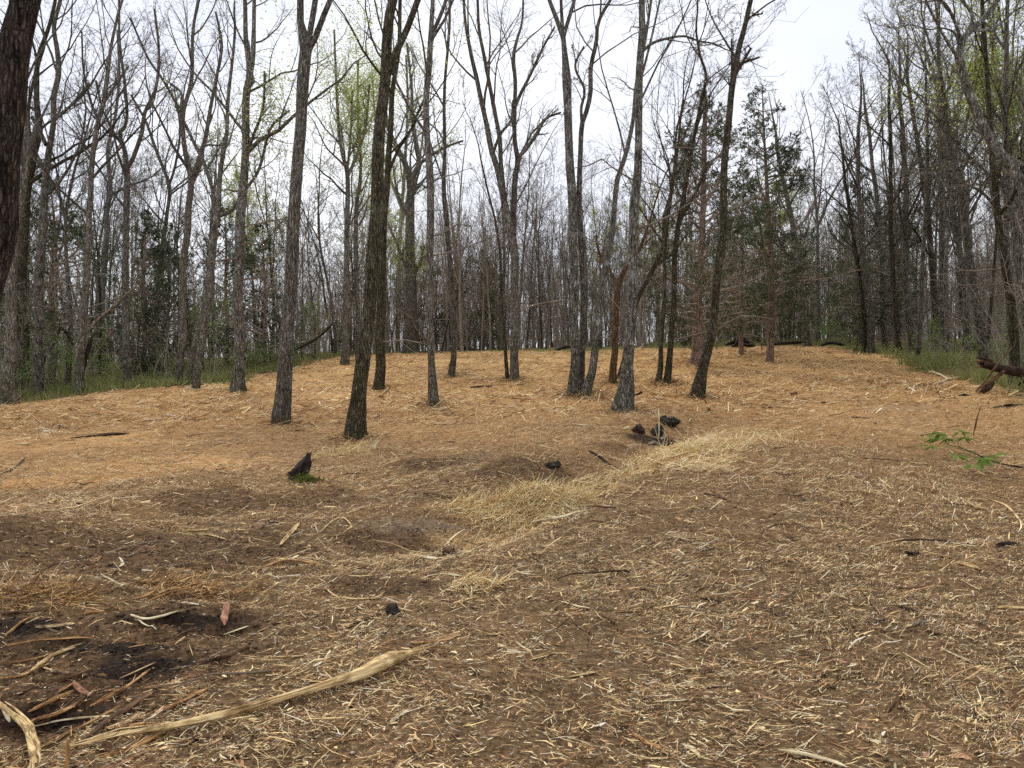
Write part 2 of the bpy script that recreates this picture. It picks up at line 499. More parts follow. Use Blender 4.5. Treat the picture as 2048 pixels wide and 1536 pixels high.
gx, gy = GX.ravel(), GY.ravel()
gold, dark, black, straw, ash = zones(gx, gy)
sd = clear_sd(gx, gy) + 1.6 * fbm(gx / 1.5, gy / 1.5, 33, 3) * sstep(8, 16, gy)
c = np.empty((len(gx), 3))
c[:] = lin(116, 95, 71)
def bl(c, f, col):
    return c + f[:, None] * (np.asarray(col) - c)
c = bl(c, np.clip(0.5 + 1.0 * fbm(gx / .5, gy / .5, 41, 3), 0, 1) * 0.6, lin(140, 113, 82))
pale = sstep(18, 30, gy)
gc = lin(198, 158, 110)[None] * (1 - pale[:, None]) + lin(212, 174, 122)[None] * pale[:, None]
c = c + (gold * .95)[:, None] * (gc - c)
c = bl(c, gold * np.clip(fbm(gx / 1.1, gy / .7, 43, 4) + .25, 0, 1), lin(158, 119, 78))
c = bl(c, dark * 0.55, lin(84, 65, 49))
c = bl(c, straw * 0.5, lin(200, 164, 112))
c = bl(c, ash * 0.25, lin(150, 138, 124))
c = bl(c, black * 0.9, lin(48, 40, 36))
wood_f = sstep(0.25, -0.5, sd) if False else 1 - sstep(-0.5, 0.25, sd)
green = np.clip(0.5 + 1.3 * fbm(gx / 2.4, gy / 2.4, 47, 3), 0, 1)
fl = np.empty_like(c); fl[:] = lin(118, 102, 72)
fl = bl(fl, green, lin(104, 112, 58))
c = c + wood_f[:, None] * (fl - c)
gme = mesh_from('ground', np.stack([gx, gy, GZ.ravel()], 1), GQ, col=c, smooth=True)
m, nt, b = new_mat('mulched_soil', 1.0)
b.inputs['Specular IOR Level'].default_value = 0.08
at = node(nt, 'ShaderNodeVertexColor'); at.layer_name = 'tint'
tc = node(nt, 'ShaderNodeTexCoord')
n1 = node(nt, 'ShaderNodeTexNoise', Scale=38.0, Detail=6.0, Roughness=0.7)
n2 = node(nt, 'ShaderNodeTexNoise', Scale=9.0, Detail=5.0, Roughness=0.65)
mp = node(nt, 'ShaderNodeMapping'); mp.inputs['Scale'].default_value = (5, 22, 9); mp.inputs['Rotation'].default_value = (0, 0, .2)
n3 = node(nt, 'ShaderNodeTexNoise', Scale=1.6, Detail=6.0, Roughness=0.75)
for n in (n1, n2): nt.links.new(tc.outputs['Object'], n.inputs['Vector'])
nt.links.new(tc.outputs['Object'], mp.inputs['Vector']); nt.links.new(mp.outputs[0], n3.inputs['Vector'])
g1 = ramp(nt, n1.outputs['Fac'], [(0.32, (.36, .33, .31)), (0.52, (1, 1, 1)), (0.70, (1.7, 1.62, 1.48))])
g2 = ramp(nt, n2.outputs['Fac'], [(0.32, (.6, .56, .52)), (0.55, (1, 1, 1)), (0.75, (1.3, 1.28, 1.2))])
g3 = ramp(nt, n3.outputs['Fac'], [(0.32, (.55, .5, .45)), (0.5, (1, 1, 1)), (0.72, (1.4, 1.38, 1.3))])
cc = mixc(nt, 1.0, at.outputs['Color'], g1, 'MULTIPLY')
cc = mixc(nt, 1.0, cc, g2, 'MULTIPLY')
cc = mixc(nt, 1.0, cc, g3, 'MULTIPLY')
nt.links.new(cc, b.inputs['Base Color'])
bp = node(nt, 'ShaderNodeBump', Strength=0.9, Distance=0.03)
ad = node(nt, 'ShaderNodeMath', operation='ADD')
nt.links.new(n1.outputs['Fac'], ad.inputs[0]); nt.links.new(n2.outputs['Fac'], ad.inputs[1])
nt.links.new(ad.outputs[0], bp.inputs['Height']); nt.links.new(bp.outputs[0], b.inputs['Normal'])
tag(link('ground', gme, m), 'mulched clearing floor of brown soil and tan wood fibre rising to the woods', kind='structure')

# ------------------------------------------------------------------ wood chips (nobody could count them)
def project(P):
    P = np.asarray(P, float)
    y = np.maximum(P[..., 1], 0.05)
    return 1024 + F * P[..., 0] / y, 768 - F * (P[..., 2] - CAMZ) / y, P[..., 1]

PAL = np.array([lin(232, 204, 146), lin(240, 224, 182), lin(214, 178, 128), lin(180, 138, 94), lin(126, 94, 64),
                lin(74, 56, 42), lin(172, 128, 100), lin(222, 212, 192), lin(160, 142, 116), lin(46, 38, 32)])
PW = {
    'brown': np.array([.19, .13, .15, .11, .16, .11, .05, .04, .04, .02]),
    'gold': np.array([.26, .10, .27, .17, .10, .04, .04, .01, .01, .00]),
    'dark': np.array([.06, .06, .07, .12, .28, .26, .05, .02, .06, .02]),
    'straw': np.array([.38, .32, .15, .06, .03, .02, .01, .02, .01, .00]),
}
def chip_mesh(name, N, y0, y1, Lmed, Lmax, wmul, segs, ypow=1.0, fade=lambda Y: 1.0):
    t = rng.random(int(N * 1.9))
    Y = y0 + (y1 - y0) * t ** ypow
    X = (rng.random(len(Y)) * 2 - 1) * (0.72 * Y + 0.9)
    ok = (clear_sd(X, Y) + 1.2 * fbm(X / 1.5, Y / 1.5, 34, 3) > -0.1)
    X, Y = X[ok], Y[ok]
    gold, dark, black, straw, ash = zones(X, Y)
    clump = np.clip(0.6 + 1.0 * fbm(X / .35, Y / .35, 101, 3) + .6 * fbm(X / 1.3, Y / 1.3, 102, 2), 0.22, 1)
    keep = rng.random(len(X)) < clump * (1 - 0.48 * dark) * (1 - 0.75 * black) * (1 - .5 * ash) * (0.8 + 0.4 * straw) * fade(Y)
    X, Y = X[keep][:N], Y[keep][:N]
    gold, dark, black, straw = gold[keep][:N], dark[keep][:N], black[keep][:N], straw[keep][:N]
    n = len(X)
    L = np.minimum(Lmed * np.exp(rng.normal(0, .62, n)), Lmax) * (1 + .6 * straw)
    W = wmul * (0.0016 + 0.0034 * rng.random(n) ** 2) * (1 + L / 0.12)
    flat = rng.random(n) < 0.10
    W = np.where(flat, W * 2.6, W); L = np.where(flat, L * .6, L)
    # fibres lie roughly along the mulcher's passes with a wide spread
    th = rng.normal(0.15 + 1.6 * fbm(X / 2, Y / 2, 111, 2), 0.7, n)
    pit = rng.normal(0.06, 0.26, n)
    d = np.stack([np.cos(th) * np.cos(pit), np.sin(th) * np.cos(pit), np.sin(pit)], 1)
    side = norm(np.cross(d, np.array([0, 0, 1.]) + rng.normal(0, .5, (n, 3))))
    up = np.cross(side, d)
    bend = rng.normal(0, .16, n)
    cen = np.stack([X, Y, h(X, Y) + 0.006 + 0.012 * rng.random(n) * (1 + straw) + np.abs(np.sin(pit)) * L * .28], 1)
    rows = []
    ks = np.linspace(-.5, .5, max(1, segs) + 1)
    for k in ks:
        p = cen + d * (k * L)[:, None] + (side * bend[:, None] + up * (0.10 * rng.normal(0, 1, n))[:, None]) * (L * (k * k * 2 - .2))[:, None]
        wk = W * (1.0 if abs(k) < .3 else 0.45)
        rows.append(p - side * wk[:, None]); rows.append(p + side * wk[:, None])
    V = np.stack(rows, 1)
    per = 2 * (max(1, segs) + 1)
    base = (np.arange(n) * per)[:, None]
    Q = np.concatenate([base + np.array([[2 * s, 2 * s + 1, 2 * s + 3, 2 * s + 2]]) for s in range(max(1, segs))])
    T = None
    if segs == 0:
        T, Q = base + np.array([[0, 1, 2]]), None
    r = rng.random(n)
    z = np.where(straw > .5, 3, np.where(dark > .5, 2, np.where(gold > rng.random(n), 1, 0)))
    ci = np.zeros(n, int)
    for q, key in enumerate(['brown', 'gold', 'dark', 'straw']):
        mm = z == q
        cdf = np.cumsum(PW[key] / PW[key].sum())
        ci[mm] = np.searchsorted(cdf, r[mm]).clip(0, 9)
    colr = PAL[ci] * (0.85 + .3 * rng.random((n, 1)))
    colr = np.repeat(colr, per, 0)
    me = mesh_from(name, V.reshape(-1, 3), Q, T, col=colr)
    return link(name, me, CHIP)

tag(chip_mesh('wood_mulch', 140000, 2.3, 12.0, .033, .18, .50, 2, 1.0, lambda Y: 1 - sstep(8, 12, Y)), 'brown and straw coloured shredded wood scattered over the near ground', kind='stuff')
tag(chip_mesh('wood_crumbs', 330000, 2.3, 13.0, .020, .06, .75, 0, 1.0), 'fine beige wood crumbs between the shredded pieces of the near ground', kind='stuff')
tag(chip_mesh('wood_mulch', 150000, 5.5, 19.5, .062, .30, .62, 1, 1.1, lambda Y: sstep(5.0, 10.5, Y) * .95 + .05), 'tan shredded wood fibre scattered round the first tree bases', kind='stuff')
tag(chip_mesh('wood_mulch', 120000, 15.0, 46.0, .13, .45, 1.5, 1, 1.2, lambda Y: sstep(14, 20, Y)), 'golden shredded wood covering the far slope of the clearing', kind='stuff')

# pebbles and leaf crumbs in the foreground
n = 9000
Y = 2.3 + 6.5 * rng.random(n); X = (rng.random(n) * 2 - 1) * (0.7 * Y + .6)
kp = rng.random(n) < np.clip(.25 + .25 * (X > -.6) + .9 * fbm(X / .8, Y / .8, 131, 2), 0.05, 1)
X, Y = X[kp], Y[kp]; n = len(X)
S = 0.004 + 0.010 * rng.random(n) ** 2.5
oc = np.array([[1, 0, 0], [-1, 0, 0], [0, 1, 0], [0, -1, 0], [0, 0, .6], [0, 0, -.6]], float)
of = np.array([[0, 2, 4], [2, 1, 4], [1, 3, 4], [3, 0, 4], [2, 0, 5], [1, 2, 5], [3, 1, 5], [0, 3, 5]])
V = np.stack([X, Y, h(X, Y) + S * .3], 1)[:, None, :] + S[:, None, None] * oc[None] * (0.6 + .8 * rng.random((n, 6, 1)))
T = (np.arange(n) * 6)[:, None, None] + of[None]
pc = np.where(rng.random((n, 1)) < .5, lin(176, 164, 148)[None], np.where(rng.random((n, 1)) < .5, lin(140, 118, 98)[None], lin(96, 80, 66)[None]))
tag(link('gravel', mesh_from('gravel', V.reshape(-1, 3), None, T.reshape(-1, 3), col=np.repeat(pc, 6, 0)), CHIP), 'small pale pebbles and leaf crumbs in the near soil', kind='stuff')

n = 60000
Y = 2.4 + 9.0 * rng.random(n); X = (rng.random(n) * 2 - 1) * (0.7 * Y + .6)
gg, dk, bk_, st_, ash_ = zones(X, Y)
kp = rng.random(n) < np.clip(.6 * dk + .8 * bk_ + .05, 0, 1)
X, Y, bk_ = X[kp][:12000], Y[kp][:12000], bk_[kp][:12000]; n = len(X)
S = (0.005 + 0.018 * rng.random(n) ** 4)
V = np.stack([X, Y, h(X, Y) + S * .15], 1)[:, None, :] + S[:, None, None] * oc[None] * (0.5 + .9 * rng.random((n, 6, 1)))
T = (np.arange(n) * 6)[:, None, None] + of[None]
pc = np.where(bk_[:, None] > .5, lin(50, 42, 37)[None], lin(86, 68, 52)[None]) * (.75 + .5 * rng.random((n, 1)))
tag(link('soil_crumbs', mesh_from('soil_crumbs', V.reshape(-1, 3), None, T.reshape(-1, 3), col=np.repeat(pc, 6, 0)), CHIP), 'dark soil crumbs on the bare muddy patches', kind='stuff')

# ------------------------------------------------------------------ tree growth
def rand_unit(n):
    return norm(rng.normal(0, 1, (n, 3)))

def grow(P0, D0, L, R0, n, wig, up, tip=0.25):
    B = len(P0)
    P = np.empty((B, n, 3)); P[:, 0] = P0
    d = norm(D0); st = (L / (n - 1))[:, None]
    for i in range(1, n):
        d = norm(d + rng.normal(0, wig, (B, 3)) + np.array([0, 0, up]))
        P[:, i] = P[:, i - 1] + d * st
    t = np.linspace(0, 1, n)
    R = R0[:, None] * (1 - t * (1 - tip))[None]
    return P, R

def spawn(P, R, mcnt, t0, t1, ang, lenf, rf, n, wig, up, tip=.25, rmin=.004, lrand=.35, keepf=None, fall=.55):
    B, N, _ = P.shape
    t = t0 + (t1 - t0) * (np.arange(mcnt)[None] + rng.random((B, mcnt))) / mcnt
    f = t * (N - 1); i = np.clip(f.astype(int), 0, N - 2); fr = (f - i)[..., None]
    bi = np.arange(B)[:, None]
    A, Bp = P[bi, i], P[bi, i + 1]
    p = A + (Bp - A) * fr
    tg = norm(Bp - A)
    rr = R[bi, i] * (1 - fr[..., 0]) + R[bi, i + 1] * fr[..., 0]
    Lp = np.linalg.norm(np.diff(P, axis=1), axis=2).sum(1)[:, None]
    az = rand_unit(B * mcnt).reshape(B, mcnt, 3)
    az = norm(az - (az * tg).sum(-1, keepdims=True) * tg)
    an = ang * (0.75 + .5 * rng.random((B, mcnt)))[..., None]
    d = tg * np.cos(an) + az * np.sin(an)
    L = lenf * Lp * (1 - fall * (t - t0) / max(1e-6, (1 - t0))) * (1 - lrand + 2 * lrand * rng.random((B, mcnt)))
    r0 = np.maximum(rr * rf * (0.7 + .6 * rng.random((B, mcnt))), rmin)
    r0 = np.minimum(r0, np.maximum(rr * .9, rmin))
    p, d, L, r0 = p.reshape(-1, 3), d.reshape(-1, 3), L.ravel(), r0.ravel()
    if keepf is not None:
        k = keepf(p)
        p, d, L, r0 = p[k], d[k], L[k], r0[k]
    if len(p) == 0:
        return np.zeros((0, n, 3)), np.zeros((0, n))
    Pn, Rn = grow(p, d, L, r0, n, wig, up, tip)
    return Pn, np.maximum(Rn, rmin * .6)

def leaf_quads(C, size, up=0.3, srand=.5):
    n = len(C)
    a_ = rand_unit(n); a_[:, 2] *= .6; a_ = norm(a_)
    b_ = norm(np.cross(a_, rand_unit(n)))
    s = size * (1 - srand + 2 * srand * rng.random(n))[:, None]
    V = np.stack([C - a_ * s, C + b_ * s * .45, C + a_ * s, C - b_ * s * .45], 1)
    Q = np.arange(n * 4).reshape(n, 4)
    return V.reshape(-1, 3), Q

def resample(pts, rad, n):
    pts = np.asarray(pts, float); rad = np.asarray(rad, float)
    s = np.concatenate([[0], np.cumsum(np.linalg.norm(np.diff(pts, axis=0), axis=1))])
    # Catmull-Rom through the points
    t = np.linspace(0, s[-1], n)
    e0 = pts[0] * 2 - pts[1]; e1 = pts[-1] * 2 - pts[-2]
    Pp = np.vstack([e0, pts, e1]); Sp = np.concatenate([[-s[1]], s, [2 * s[-1] - s[-2]]])
    k = np.clip(np.searchsorted(s, t, side='right') - 1, 0, len(pts) - 2)
    u = ((t - s[k]) / (s[k + 1] - s[k] + 1e-9))[:, None]
    p0, p1, p2, p3 = Pp[k], Pp[k + 1], Pp[k + 2], Pp[k + 3]
    h_ = (s[k + 1] - s[k])[:, None]
    m1 = (p2 - p0) / (Sp[k + 2] - Sp[k])[:, None] * h_
    m2 = (p3 - p1) / (Sp[k + 3] - Sp[k + 1])[:, None] * h_
    q = (2 * u ** 3 - 3 * u ** 2 + 1) * p1 + (u ** 3 - 2 * u ** 2 + u) * m1 + (-2 * u ** 3 + 3 * u ** 2) * p2 + (u ** 3 - u ** 2) * m2
    return q, np.interp(t, s, rad)

def crown_parts(stemP, stemR, dens=1.0, t0=.35, minr=.005, visible=True, up1=.10, ang1=.75, len1=.30, fine=True, base=None):
    """limbs and twigs growing from stems (B,N,3); returns limb tubes, twig tubes and tip points"""
    def vis(p):
        if not visible:
            return np.ones(len(p), bool)
        q = p + base
        x, y, _ = project(q)
        return (y > -160) & (x > -260) & (x < 2310)
    m1 = max(3, int(round(11 * dens)))
    P1, R1 = spawn(stemP, stemR, m1, t0, .97, ang1, len1, .50, 9, .13, up1, .2, minr * 1.6)
    P2, R2 = spawn(P1, R1, 5, .22, .95, .7, .48, .55, 6, .15, .06, .3, minr * 1.2, keepf=vis)
    P3, R3 = spawn(P2, R2, 4, .15, 1.0, .75, .52, .6, 4, .18, .04, .4, minr, keepf=vis) if len(P2) else (np.zeros((0, 4, 3)), np.zeros((0, 4)))
    twig = []
    tips = [P3[:, -1], P3[:, 2]] if len(P3) else []
    if fine and len(P3):
        P4, R4 = spawn(P3, R3, 3, .15, 1.0, .7, .55, .6, 2, .22, .03, .5, minr * .8)
        twig.append(tubes(P4, R4, 3)); tips += [P4[:, -1]]
    lim = [tubes(P1, R1, 5)]
    if len(P2): lim.append(tubes(P2, R2, 3))
    if len(P3): twig.append(tubes(P3, R3, 3))
    return lim, twig, (np.concatenate(tips) if tips else np.zeros((0, 3)))

def px_world(pts, Y, dy=0.0):
    out, rad = [], []
    for i, (x, y, w_) in enumerate(pts):
        yy = Y + dy * (pts[0][1] - y) / 800.0
        out.append(((x - 1024) / F * yy, yy, CAMZ - (y - 768) / F * yy)); rad.append(w_ / 2 / F * yy)
    return out, rad

TREES = []     # (base px x, base px y, short description) used for describing what stands between them

def traced_tree(label, bark, pts, forks=(), H=17.0, dens=1.0, t0=.35, leaf=None, leafn=0, leafs=.03, Y=None, dy=0.0, sides=16,
                short=None, name='deciduous_tree', lat=True, len1=.30, up1=.10, minr=.005, dead=0, rough=.06, ang1=.75, flare=1.12, cut=False, gy=None):
    bx, by, bw = pts[0]
    if Y is None:
        X0, Y0 = cast(bx, by)
    else:
        Y0 = Y; X0 = (bx - 1024) / F * Y0
    Z0 = float(h(X0, Y0))
    base = np.array([X0, Y0, Z0])
    root = link(name, None, loc=tuple(base))
    tag(root, label, 'tree', 'trees standing in and round the clearing')
    if short: TREES.append((bx, by, short))
    # if the ground is not where the traced base is, keep the trace and drop the foot to the ground
    W_, R_ = px_world(pts, Y0, dy)
    W_ = [np.array(p) for p in W_]
    W_[0] = np.array([W_[0][0], W_[0][1], Z0 + .04])
    foot = W_[0] - np.array([0, 0, .22])
    P = [foot, W_[0], W_[0] + (W_[1] - W_[0]) * min(.4, .28 / max(.3, np.linalg.norm(W_[1] - W_[0])))] + W_[1:]
    R = [R_[0] * flare * 1.15, R_[0] * flare, R_[0] * 1.02] + R_[1:]
    def extend(P, R, Htop):
        if cut: return P, R
        d = norm(P[-1] - P[-2]); d = norm(d + np.array([0, rng.normal(0, .10), .25]))
        z = P[-1][2]; rem = Z0 + Htop - z
        if rem < .8: return P, R
        k = 5; r_end = R[-1]
        for i in range(1, k + 1):
            d = norm(d + rng.normal(0, .10, 3) + np.array([0, 0, .10]))
            P = P + [P[-1] + d * rem / k]; R = R + [max(.012, r_end * (1 - i / k * .9))]
        return P, R
    P, R = extend(P, R, H)
    n = 64
    TP, TR = resample(P, R, n)
    s = np.linspace(0, 1, n)
    wob = np.stack([vnoise(s * 17, s * 0 + bx, 7), vnoise(s * 17, s * 0 + bx + 5, 8), 0 * s], 1) * (TR[:, None] * .5)
    TP = TP + wob
    TP -= base
    V, Q = tubes(TP[None], TR[None], max(sides, 16), rough=rough, seed=int(bx) % 97)
    lz = np.clip(V[:, 2], 0, None); fo = np.exp(-lz / (.9 * R[1] + .03))
    ctr = TP[1:2]; ang_ = np.arctan2(V[:, 1] - ctr[0, 1], V[:, 0] - ctr[0, 0])
    ph = bx * .37
    lobe = np.clip(np.cos(3 * ang_ + ph) * .6 + np.cos(5 * ang_ + 2.1 * ph) * .5, -.3, 1)
    V[:, :2] = V[:, :2] + (V[:, :2] - ctr[:, :2]) * (fo * (.02 + .26 * lobe))[:, None]
    link('trunk', mesh_from('trunk', V, Q, smooth=True), BARK[bark], root)
    stems = [(TP, TR)]
    for fk in forks:
        FP, FR = px_world(fk, Y0, dy)
        FP = [np.array(p) for p in FP]
        lean = rng.normal(0, .25)
        for q in range(1, len(FP)):
            FP[q] = FP[q] + np.array([0, lean * q * .35, 0])
        top = fk[-1][1]
        if top < 25:
            FP, FR = extend(FP, FR, H * (.82 + .12 * rng.random()))
        fp, fr = resample(FP, FR, 36)
        fp = fp - base
        V, Q = tubes(fp[None], fr[None], 10, rough=rough, seed=int(fk[0][0]) % 91)
        link('limb', mesh_from('limb', V, Q, smooth=True), BARK[bark], root)
        stems.append((fp, fr))
    big = np.stack([resample(p, r, 36)[0] for p, r in stems]); bigr = np.stack([resample(p, r, 36)[1] for p, r in stems])
    lim, twig, tips = crown_parts(big[:1], bigr[:1], dens, t0, minr, True, up1, ang1, len1, base=base)
    if len(big) > 1:
        l2, t2, p2 = crown_parts(big[1:], bigr[1:], dens * .8, .15, minr, True, up1, ang1, len1 * 1.1, base=base)
        lim += l2; twig += t2; tips = np.concatenate([tips, p2])
    if dead:
        # short dead side branches low on the trunk
        Pd, Rd = spawn(big[:1], bigr[:1], dead, .10, .5, 1.25, .11, .22, 6, .16, -.02, .3, minr)
        Pe, Re = spawn(Pd, Rd, 4, .2, 1, .7, .5, .6, 4, .2, 0, .4, minr * .8)
        twig += [tubes(Pd, Rd, 4), tubes(Pe, Re, 3)]
    V, Q = join(lim)
    tag(link('branches', mesh_from('branches', V, Q, smooth=True), BARK[bark], root), kind='stuff')
    if twig:
        V, Q = join(twig)
        tag(link('twigs', mesh_from('twigs', V, Q), TWIG, root), kind='stuff')
    if leafn and len(tips):
        C = tips[rng.integers(0, len(tips), leafn)] + rng.normal(0, .34, (leafn, 3))
        V, Q = leaf_quads(C, leafs)
        tag(link('foliage', mesh_from('foliage', V, Q), leaf or LEAF_BUD, root), kind='stuff')
    return root

# ---- the trees traced from the photograph, front to back
traced_tree('thick dark brown trunk with ridged bark cut by the left picture edge', 'brown',
            [(-120, 930, 86), (-72, 760, 74), (-19, 525, 68), (2, 330, 62), (29, 130, 57), (56, 0, 52)], H=20, dens=.8, t0=.62, sides=28,
            Y=9.2, rough=.07, short='thick dark trunk at the left edge')
traced_tree('straight grey trunk forking near the top of the picture, left of the mossy trunk', 'grey',
            [(565, 845, 33), (573, 673, 26), (582, 560, 26), (588, 444, 24), (597, 325, 23), (600, 239, 22), (607, 137, 24), (612, 90, 24), (603, 51, 14), (602, 0, 13)],
            [[(614, 96, 13), (625, 68, 12), (639, 17, 11), (646, 0, 10)], [(618, 98, 13), (632, 80, 12), (649, 44, 11), (670, 0, 10)]],
            H=18, dens=.7, t0=.60, short='straight grey forked trunk', leafn=300)
traced_tree('leaning dark mossy trunk, nearest of the trees inside the clearing', 'mossy',
            [(708, 874, 38), (719, 776, 29), (730, 673, 27), (740, 571, 26), (749, 444, 27), (757, 307, 24), (766, 205, 22), (770, 150, 22), (775, 60, 20), (785, 0, 18)],
            [[(768, 180, 14), (787, 120, 14), (814, 68, 13), (841, 0, 12)]], H=18, dens=.7, t0=.6, short='leaning mossy trunk')
traced_tree('slim dark trunk just behind and right of the leaning mossy trunk', 'mossy',
            [(758, 777, 20), (761, 673, 19), (764, 502, 18), (771, 400, 14), (776, 342, 12), (782, 239, 11), (787, 171, 9), (797, 100, 8), (800, 0, 7)],
            H=15, dens=.8, t0=.4, short='slim dark trunk behind the mossy one', leafn=1500, leaf=LEAF_SPRING, leafs=.04, dead=4)
traced_tree('thin grey trunk with a kinked foot and upper fork, right of the mossy trunk', 'grey',
            [(866, 810, 19), (862, 730, 14), (858, 605, 14), (860, 502, 15), (861, 400, 15), (858, 330, 14), (854, 273, 12), (852, 205, 13), (858, 137, 12), (860, 92, 11), (864, 34, 9), (866, 0, 8)],
            [[(861, 95, 8), (868, 60, 8), (879, 34, 8), (891, 0, 7)]], H=16, dens=.8, t0=.36, short='thin kinked grey trunk', dead=6)
traced_tree('slender pale trunk curving left at mid height, alone on the golden mulch', 'lichen',
            [(904, 753, 14), (908, 707, 11), (906, 605, 12), (900, 537, 11), (893, 434, 10), (888, 376, 9), (889, 307, 7), (889, 171, 6), (898, 68, 5), (900, 0, 5)],
            H=17, dens=.9, t0=.34, short='slender pale curved trunk', dead=4)
traced_tree('upright grey trunk spreading into a wide V crown at the middle of the clearing', 'grey',
            [(1029, 760, 17), (1030, 680, 16), (1031, 605, 16), (1027, 502, 17), (1016, 444, 17), (1007, 393, 12), (995, 335, 12), (985, 307, 11), (971, 239, 10), (959, 188, 9), (951, 147, 9), (940, 96, 7), (930, 44, 6), (928, 0, 5)],
            [[(1012, 420, 9), (1002, 330, 9), (1000, 284, 9), (992, 239, 8), (982, 188, 8), (970, 126, 7), (959, 68, 6), (955, 0, 5)],
             [(985, 310, 6), (1000, 270, 6), (1022, 239, 5), (1026, 200, 4)],
             [(1026, 470, 13), (1026, 444, 13), (1031, 342, 12), (1036, 314, 11), (1030, 270, 9), (1029, 205, 9), (1031, 137, 8), (1027, 80, 8), (1036, 34, 6), (1045, 0, 5)],
             [(1036, 314, 8), (1050, 300, 8), (1074, 266, 7), (1091, 236, 6), (1122, 222, 4)],
             [(1030, 215, 7), (1040, 190, 7), (1060, 150, 6), (1087, 92, 5), (1110, 51, 4)]],
            H=17, dens=.75, t0=.42, short='grey V-crowned tree', dead=3)
traced_tree('thin dark sapling standing against the foot of the V crowned tree', 'mossy',
            [(1015, 759, 8), (1011, 707, 7), (1005, 640, 7), (1002, 571, 6), (1000, 502, 5), (990, 440, 4), (975, 380, 4), (962, 320, 3)], H=9, dens=.7, t0=.3,
            short='thin dark sapling')
traced_tree('left trunk of the three stem clump, with a swollen knob high up', 'lichen',
            [(1145, 791, 20), (1148, 710, 17), (1148, 639, 16), (1147, 502, 18), (1147, 410, 18), (1141, 330, 17), (1138, 273, 16), (1134, 205, 16), (1133, 164, 19), (1129, 102, 11), (1127, 75, 10), (1134, 51, 8), (1149, 0, 7)],
            [[(1127, 80, 9), (1115, 44, 9), (1098, 0, 8)], [(1127, 82, 8), (1124, 40, 7), (1122, 0, 6)]], H=17, dens=.8, t0=.5, short='knobbed three-stem trunk')
traced_tree('middle stem of the three stem clump, winding upward and partly hidden', 'grey',
            [(1163, 785, 14), (1165, 700, 12), (1166, 605, 13), (1162, 480, 12), (1159, 393, 11), (1161, 307, 10), (1164, 249, 10), (1173, 222, 9), (1180, 188, 9), (1181, 137, 9), (1193, 85, 8), (1197, 44, 7), (1221, 0, 6)],
            [[(1164, 252, 6), (1163, 215, 6), (1170, 175, 5), (1152, 125, 5), (1170, 82, 4)]], H=16, dens=.8, t0=.45, short='winding middle stem')
traced_tree('right stem of the three stem clump, leaning right behind the lichened trunk', 'lichen',
            [(1171, 792, 19), (1183, 742, 16), (1193, 673, 15), (1202, 605, 14), (1210, 537, 13), (1222, 470, 12), (1228, 410, 10), (1234, 359, 10), (1252, 307, 9), (1265, 246, 8), (1272, 170, 7), (1290, 80, 6), (1302, 0, 5)],
            H=15, dens=.9, t0=.36, short='right leaning stem', dead=4)
traced_tree('stout lichened trunk with flared root foot beside the dark hollow', 'lichen',
            [(1251, 822, 36), (1253, 742, 24), (1261, 639, 20), (1264, 537, 19), (1269, 400, 20), (1274, 342, 15), (1276, 239, 15), (1278, 154, 15), (1283, 68, 13), (1283, 0, 12)],
            [[(1280, 108, 7), (1306, 82, 6), (1341, 66, 5), (1379, 57, 4), (1410, 62, 3.5), (1440, 61, 3), (1480, 72, 2.2), (1500, 64, 2), (1530, 84, 1.6), (1570, 96, 1.2)],
             [(1278, 175, 5), (1290, 130, 5), (1308, 60, 4.5), (1322, 0, 4)]],
            H=17, dens=.8, t0=.5, flare=1.2, short='stout lichened trunk', dead=5)
traced_tree('rusty orange trunk with a white broken notch, left of the lichened trunk', 'orange',
            [(1227, 765, 15), (1229, 673, 13), (1234, 588, 13), (1239, 564, 12), (1251, 537, 9), (1272, 510, 7), (1290, 470, 6), (1300, 440, 4)],
            [[(1236, 570, 8), (1222, 545, 6), (1205, 520, 5), (1190, 470, 4)]], H=9, dens=.8, t0=.4, short='rusty orange trunk', dead=4)
traced_tree('dark branching trunk leaning out behind the stout lichened trunk', 'mossy',
            [(1240, 758, 13), (1256, 690, 11), (1272, 605, 11), (1292, 565, 10), (1310, 530, 10), (1327, 489, 9), (1330, 434, 8), (1342, 380, 6), (1350, 320, 5)],
            [[(1312, 530, 6), (1340, 510, 5), (1372, 470, 4)]], H=11, dens=1.0, t0=.4, short='dark branching trunk', dead=5)
traced_tree('left one of the slim paired trunks right of the stout lichened trunk', 'mossy',
            [(1318, 763, 11), (1323, 690, 9), (1328, 600, 8), (1330, 502, 7), (1338, 420, 6), (1352, 330, 5), (1360, 250, 4)], H=11, dens=.9, t0=.35, short='left slim paired trunk', dead=5)
traced_tree('right one of the slim paired trunks, running up past the cedars', 'mossy',
            [(1336, 765, 14), (1342, 690, 11), (1347, 605, 11), (1352, 490, 10), (1368, 386, 8), (1379, 335, 8), (1386, 284, 7), (1402, 205, 7), (1412, 150, 6), (1400, 110, 5), (1392, 60, 4)],
            [[(1352, 490, 8), (1362, 440, 7), (1395, 380, 6), (1420, 320, 5)]],
            H=13, dens=.9, t0=.4, short='right slim paired trunk', dead=5)
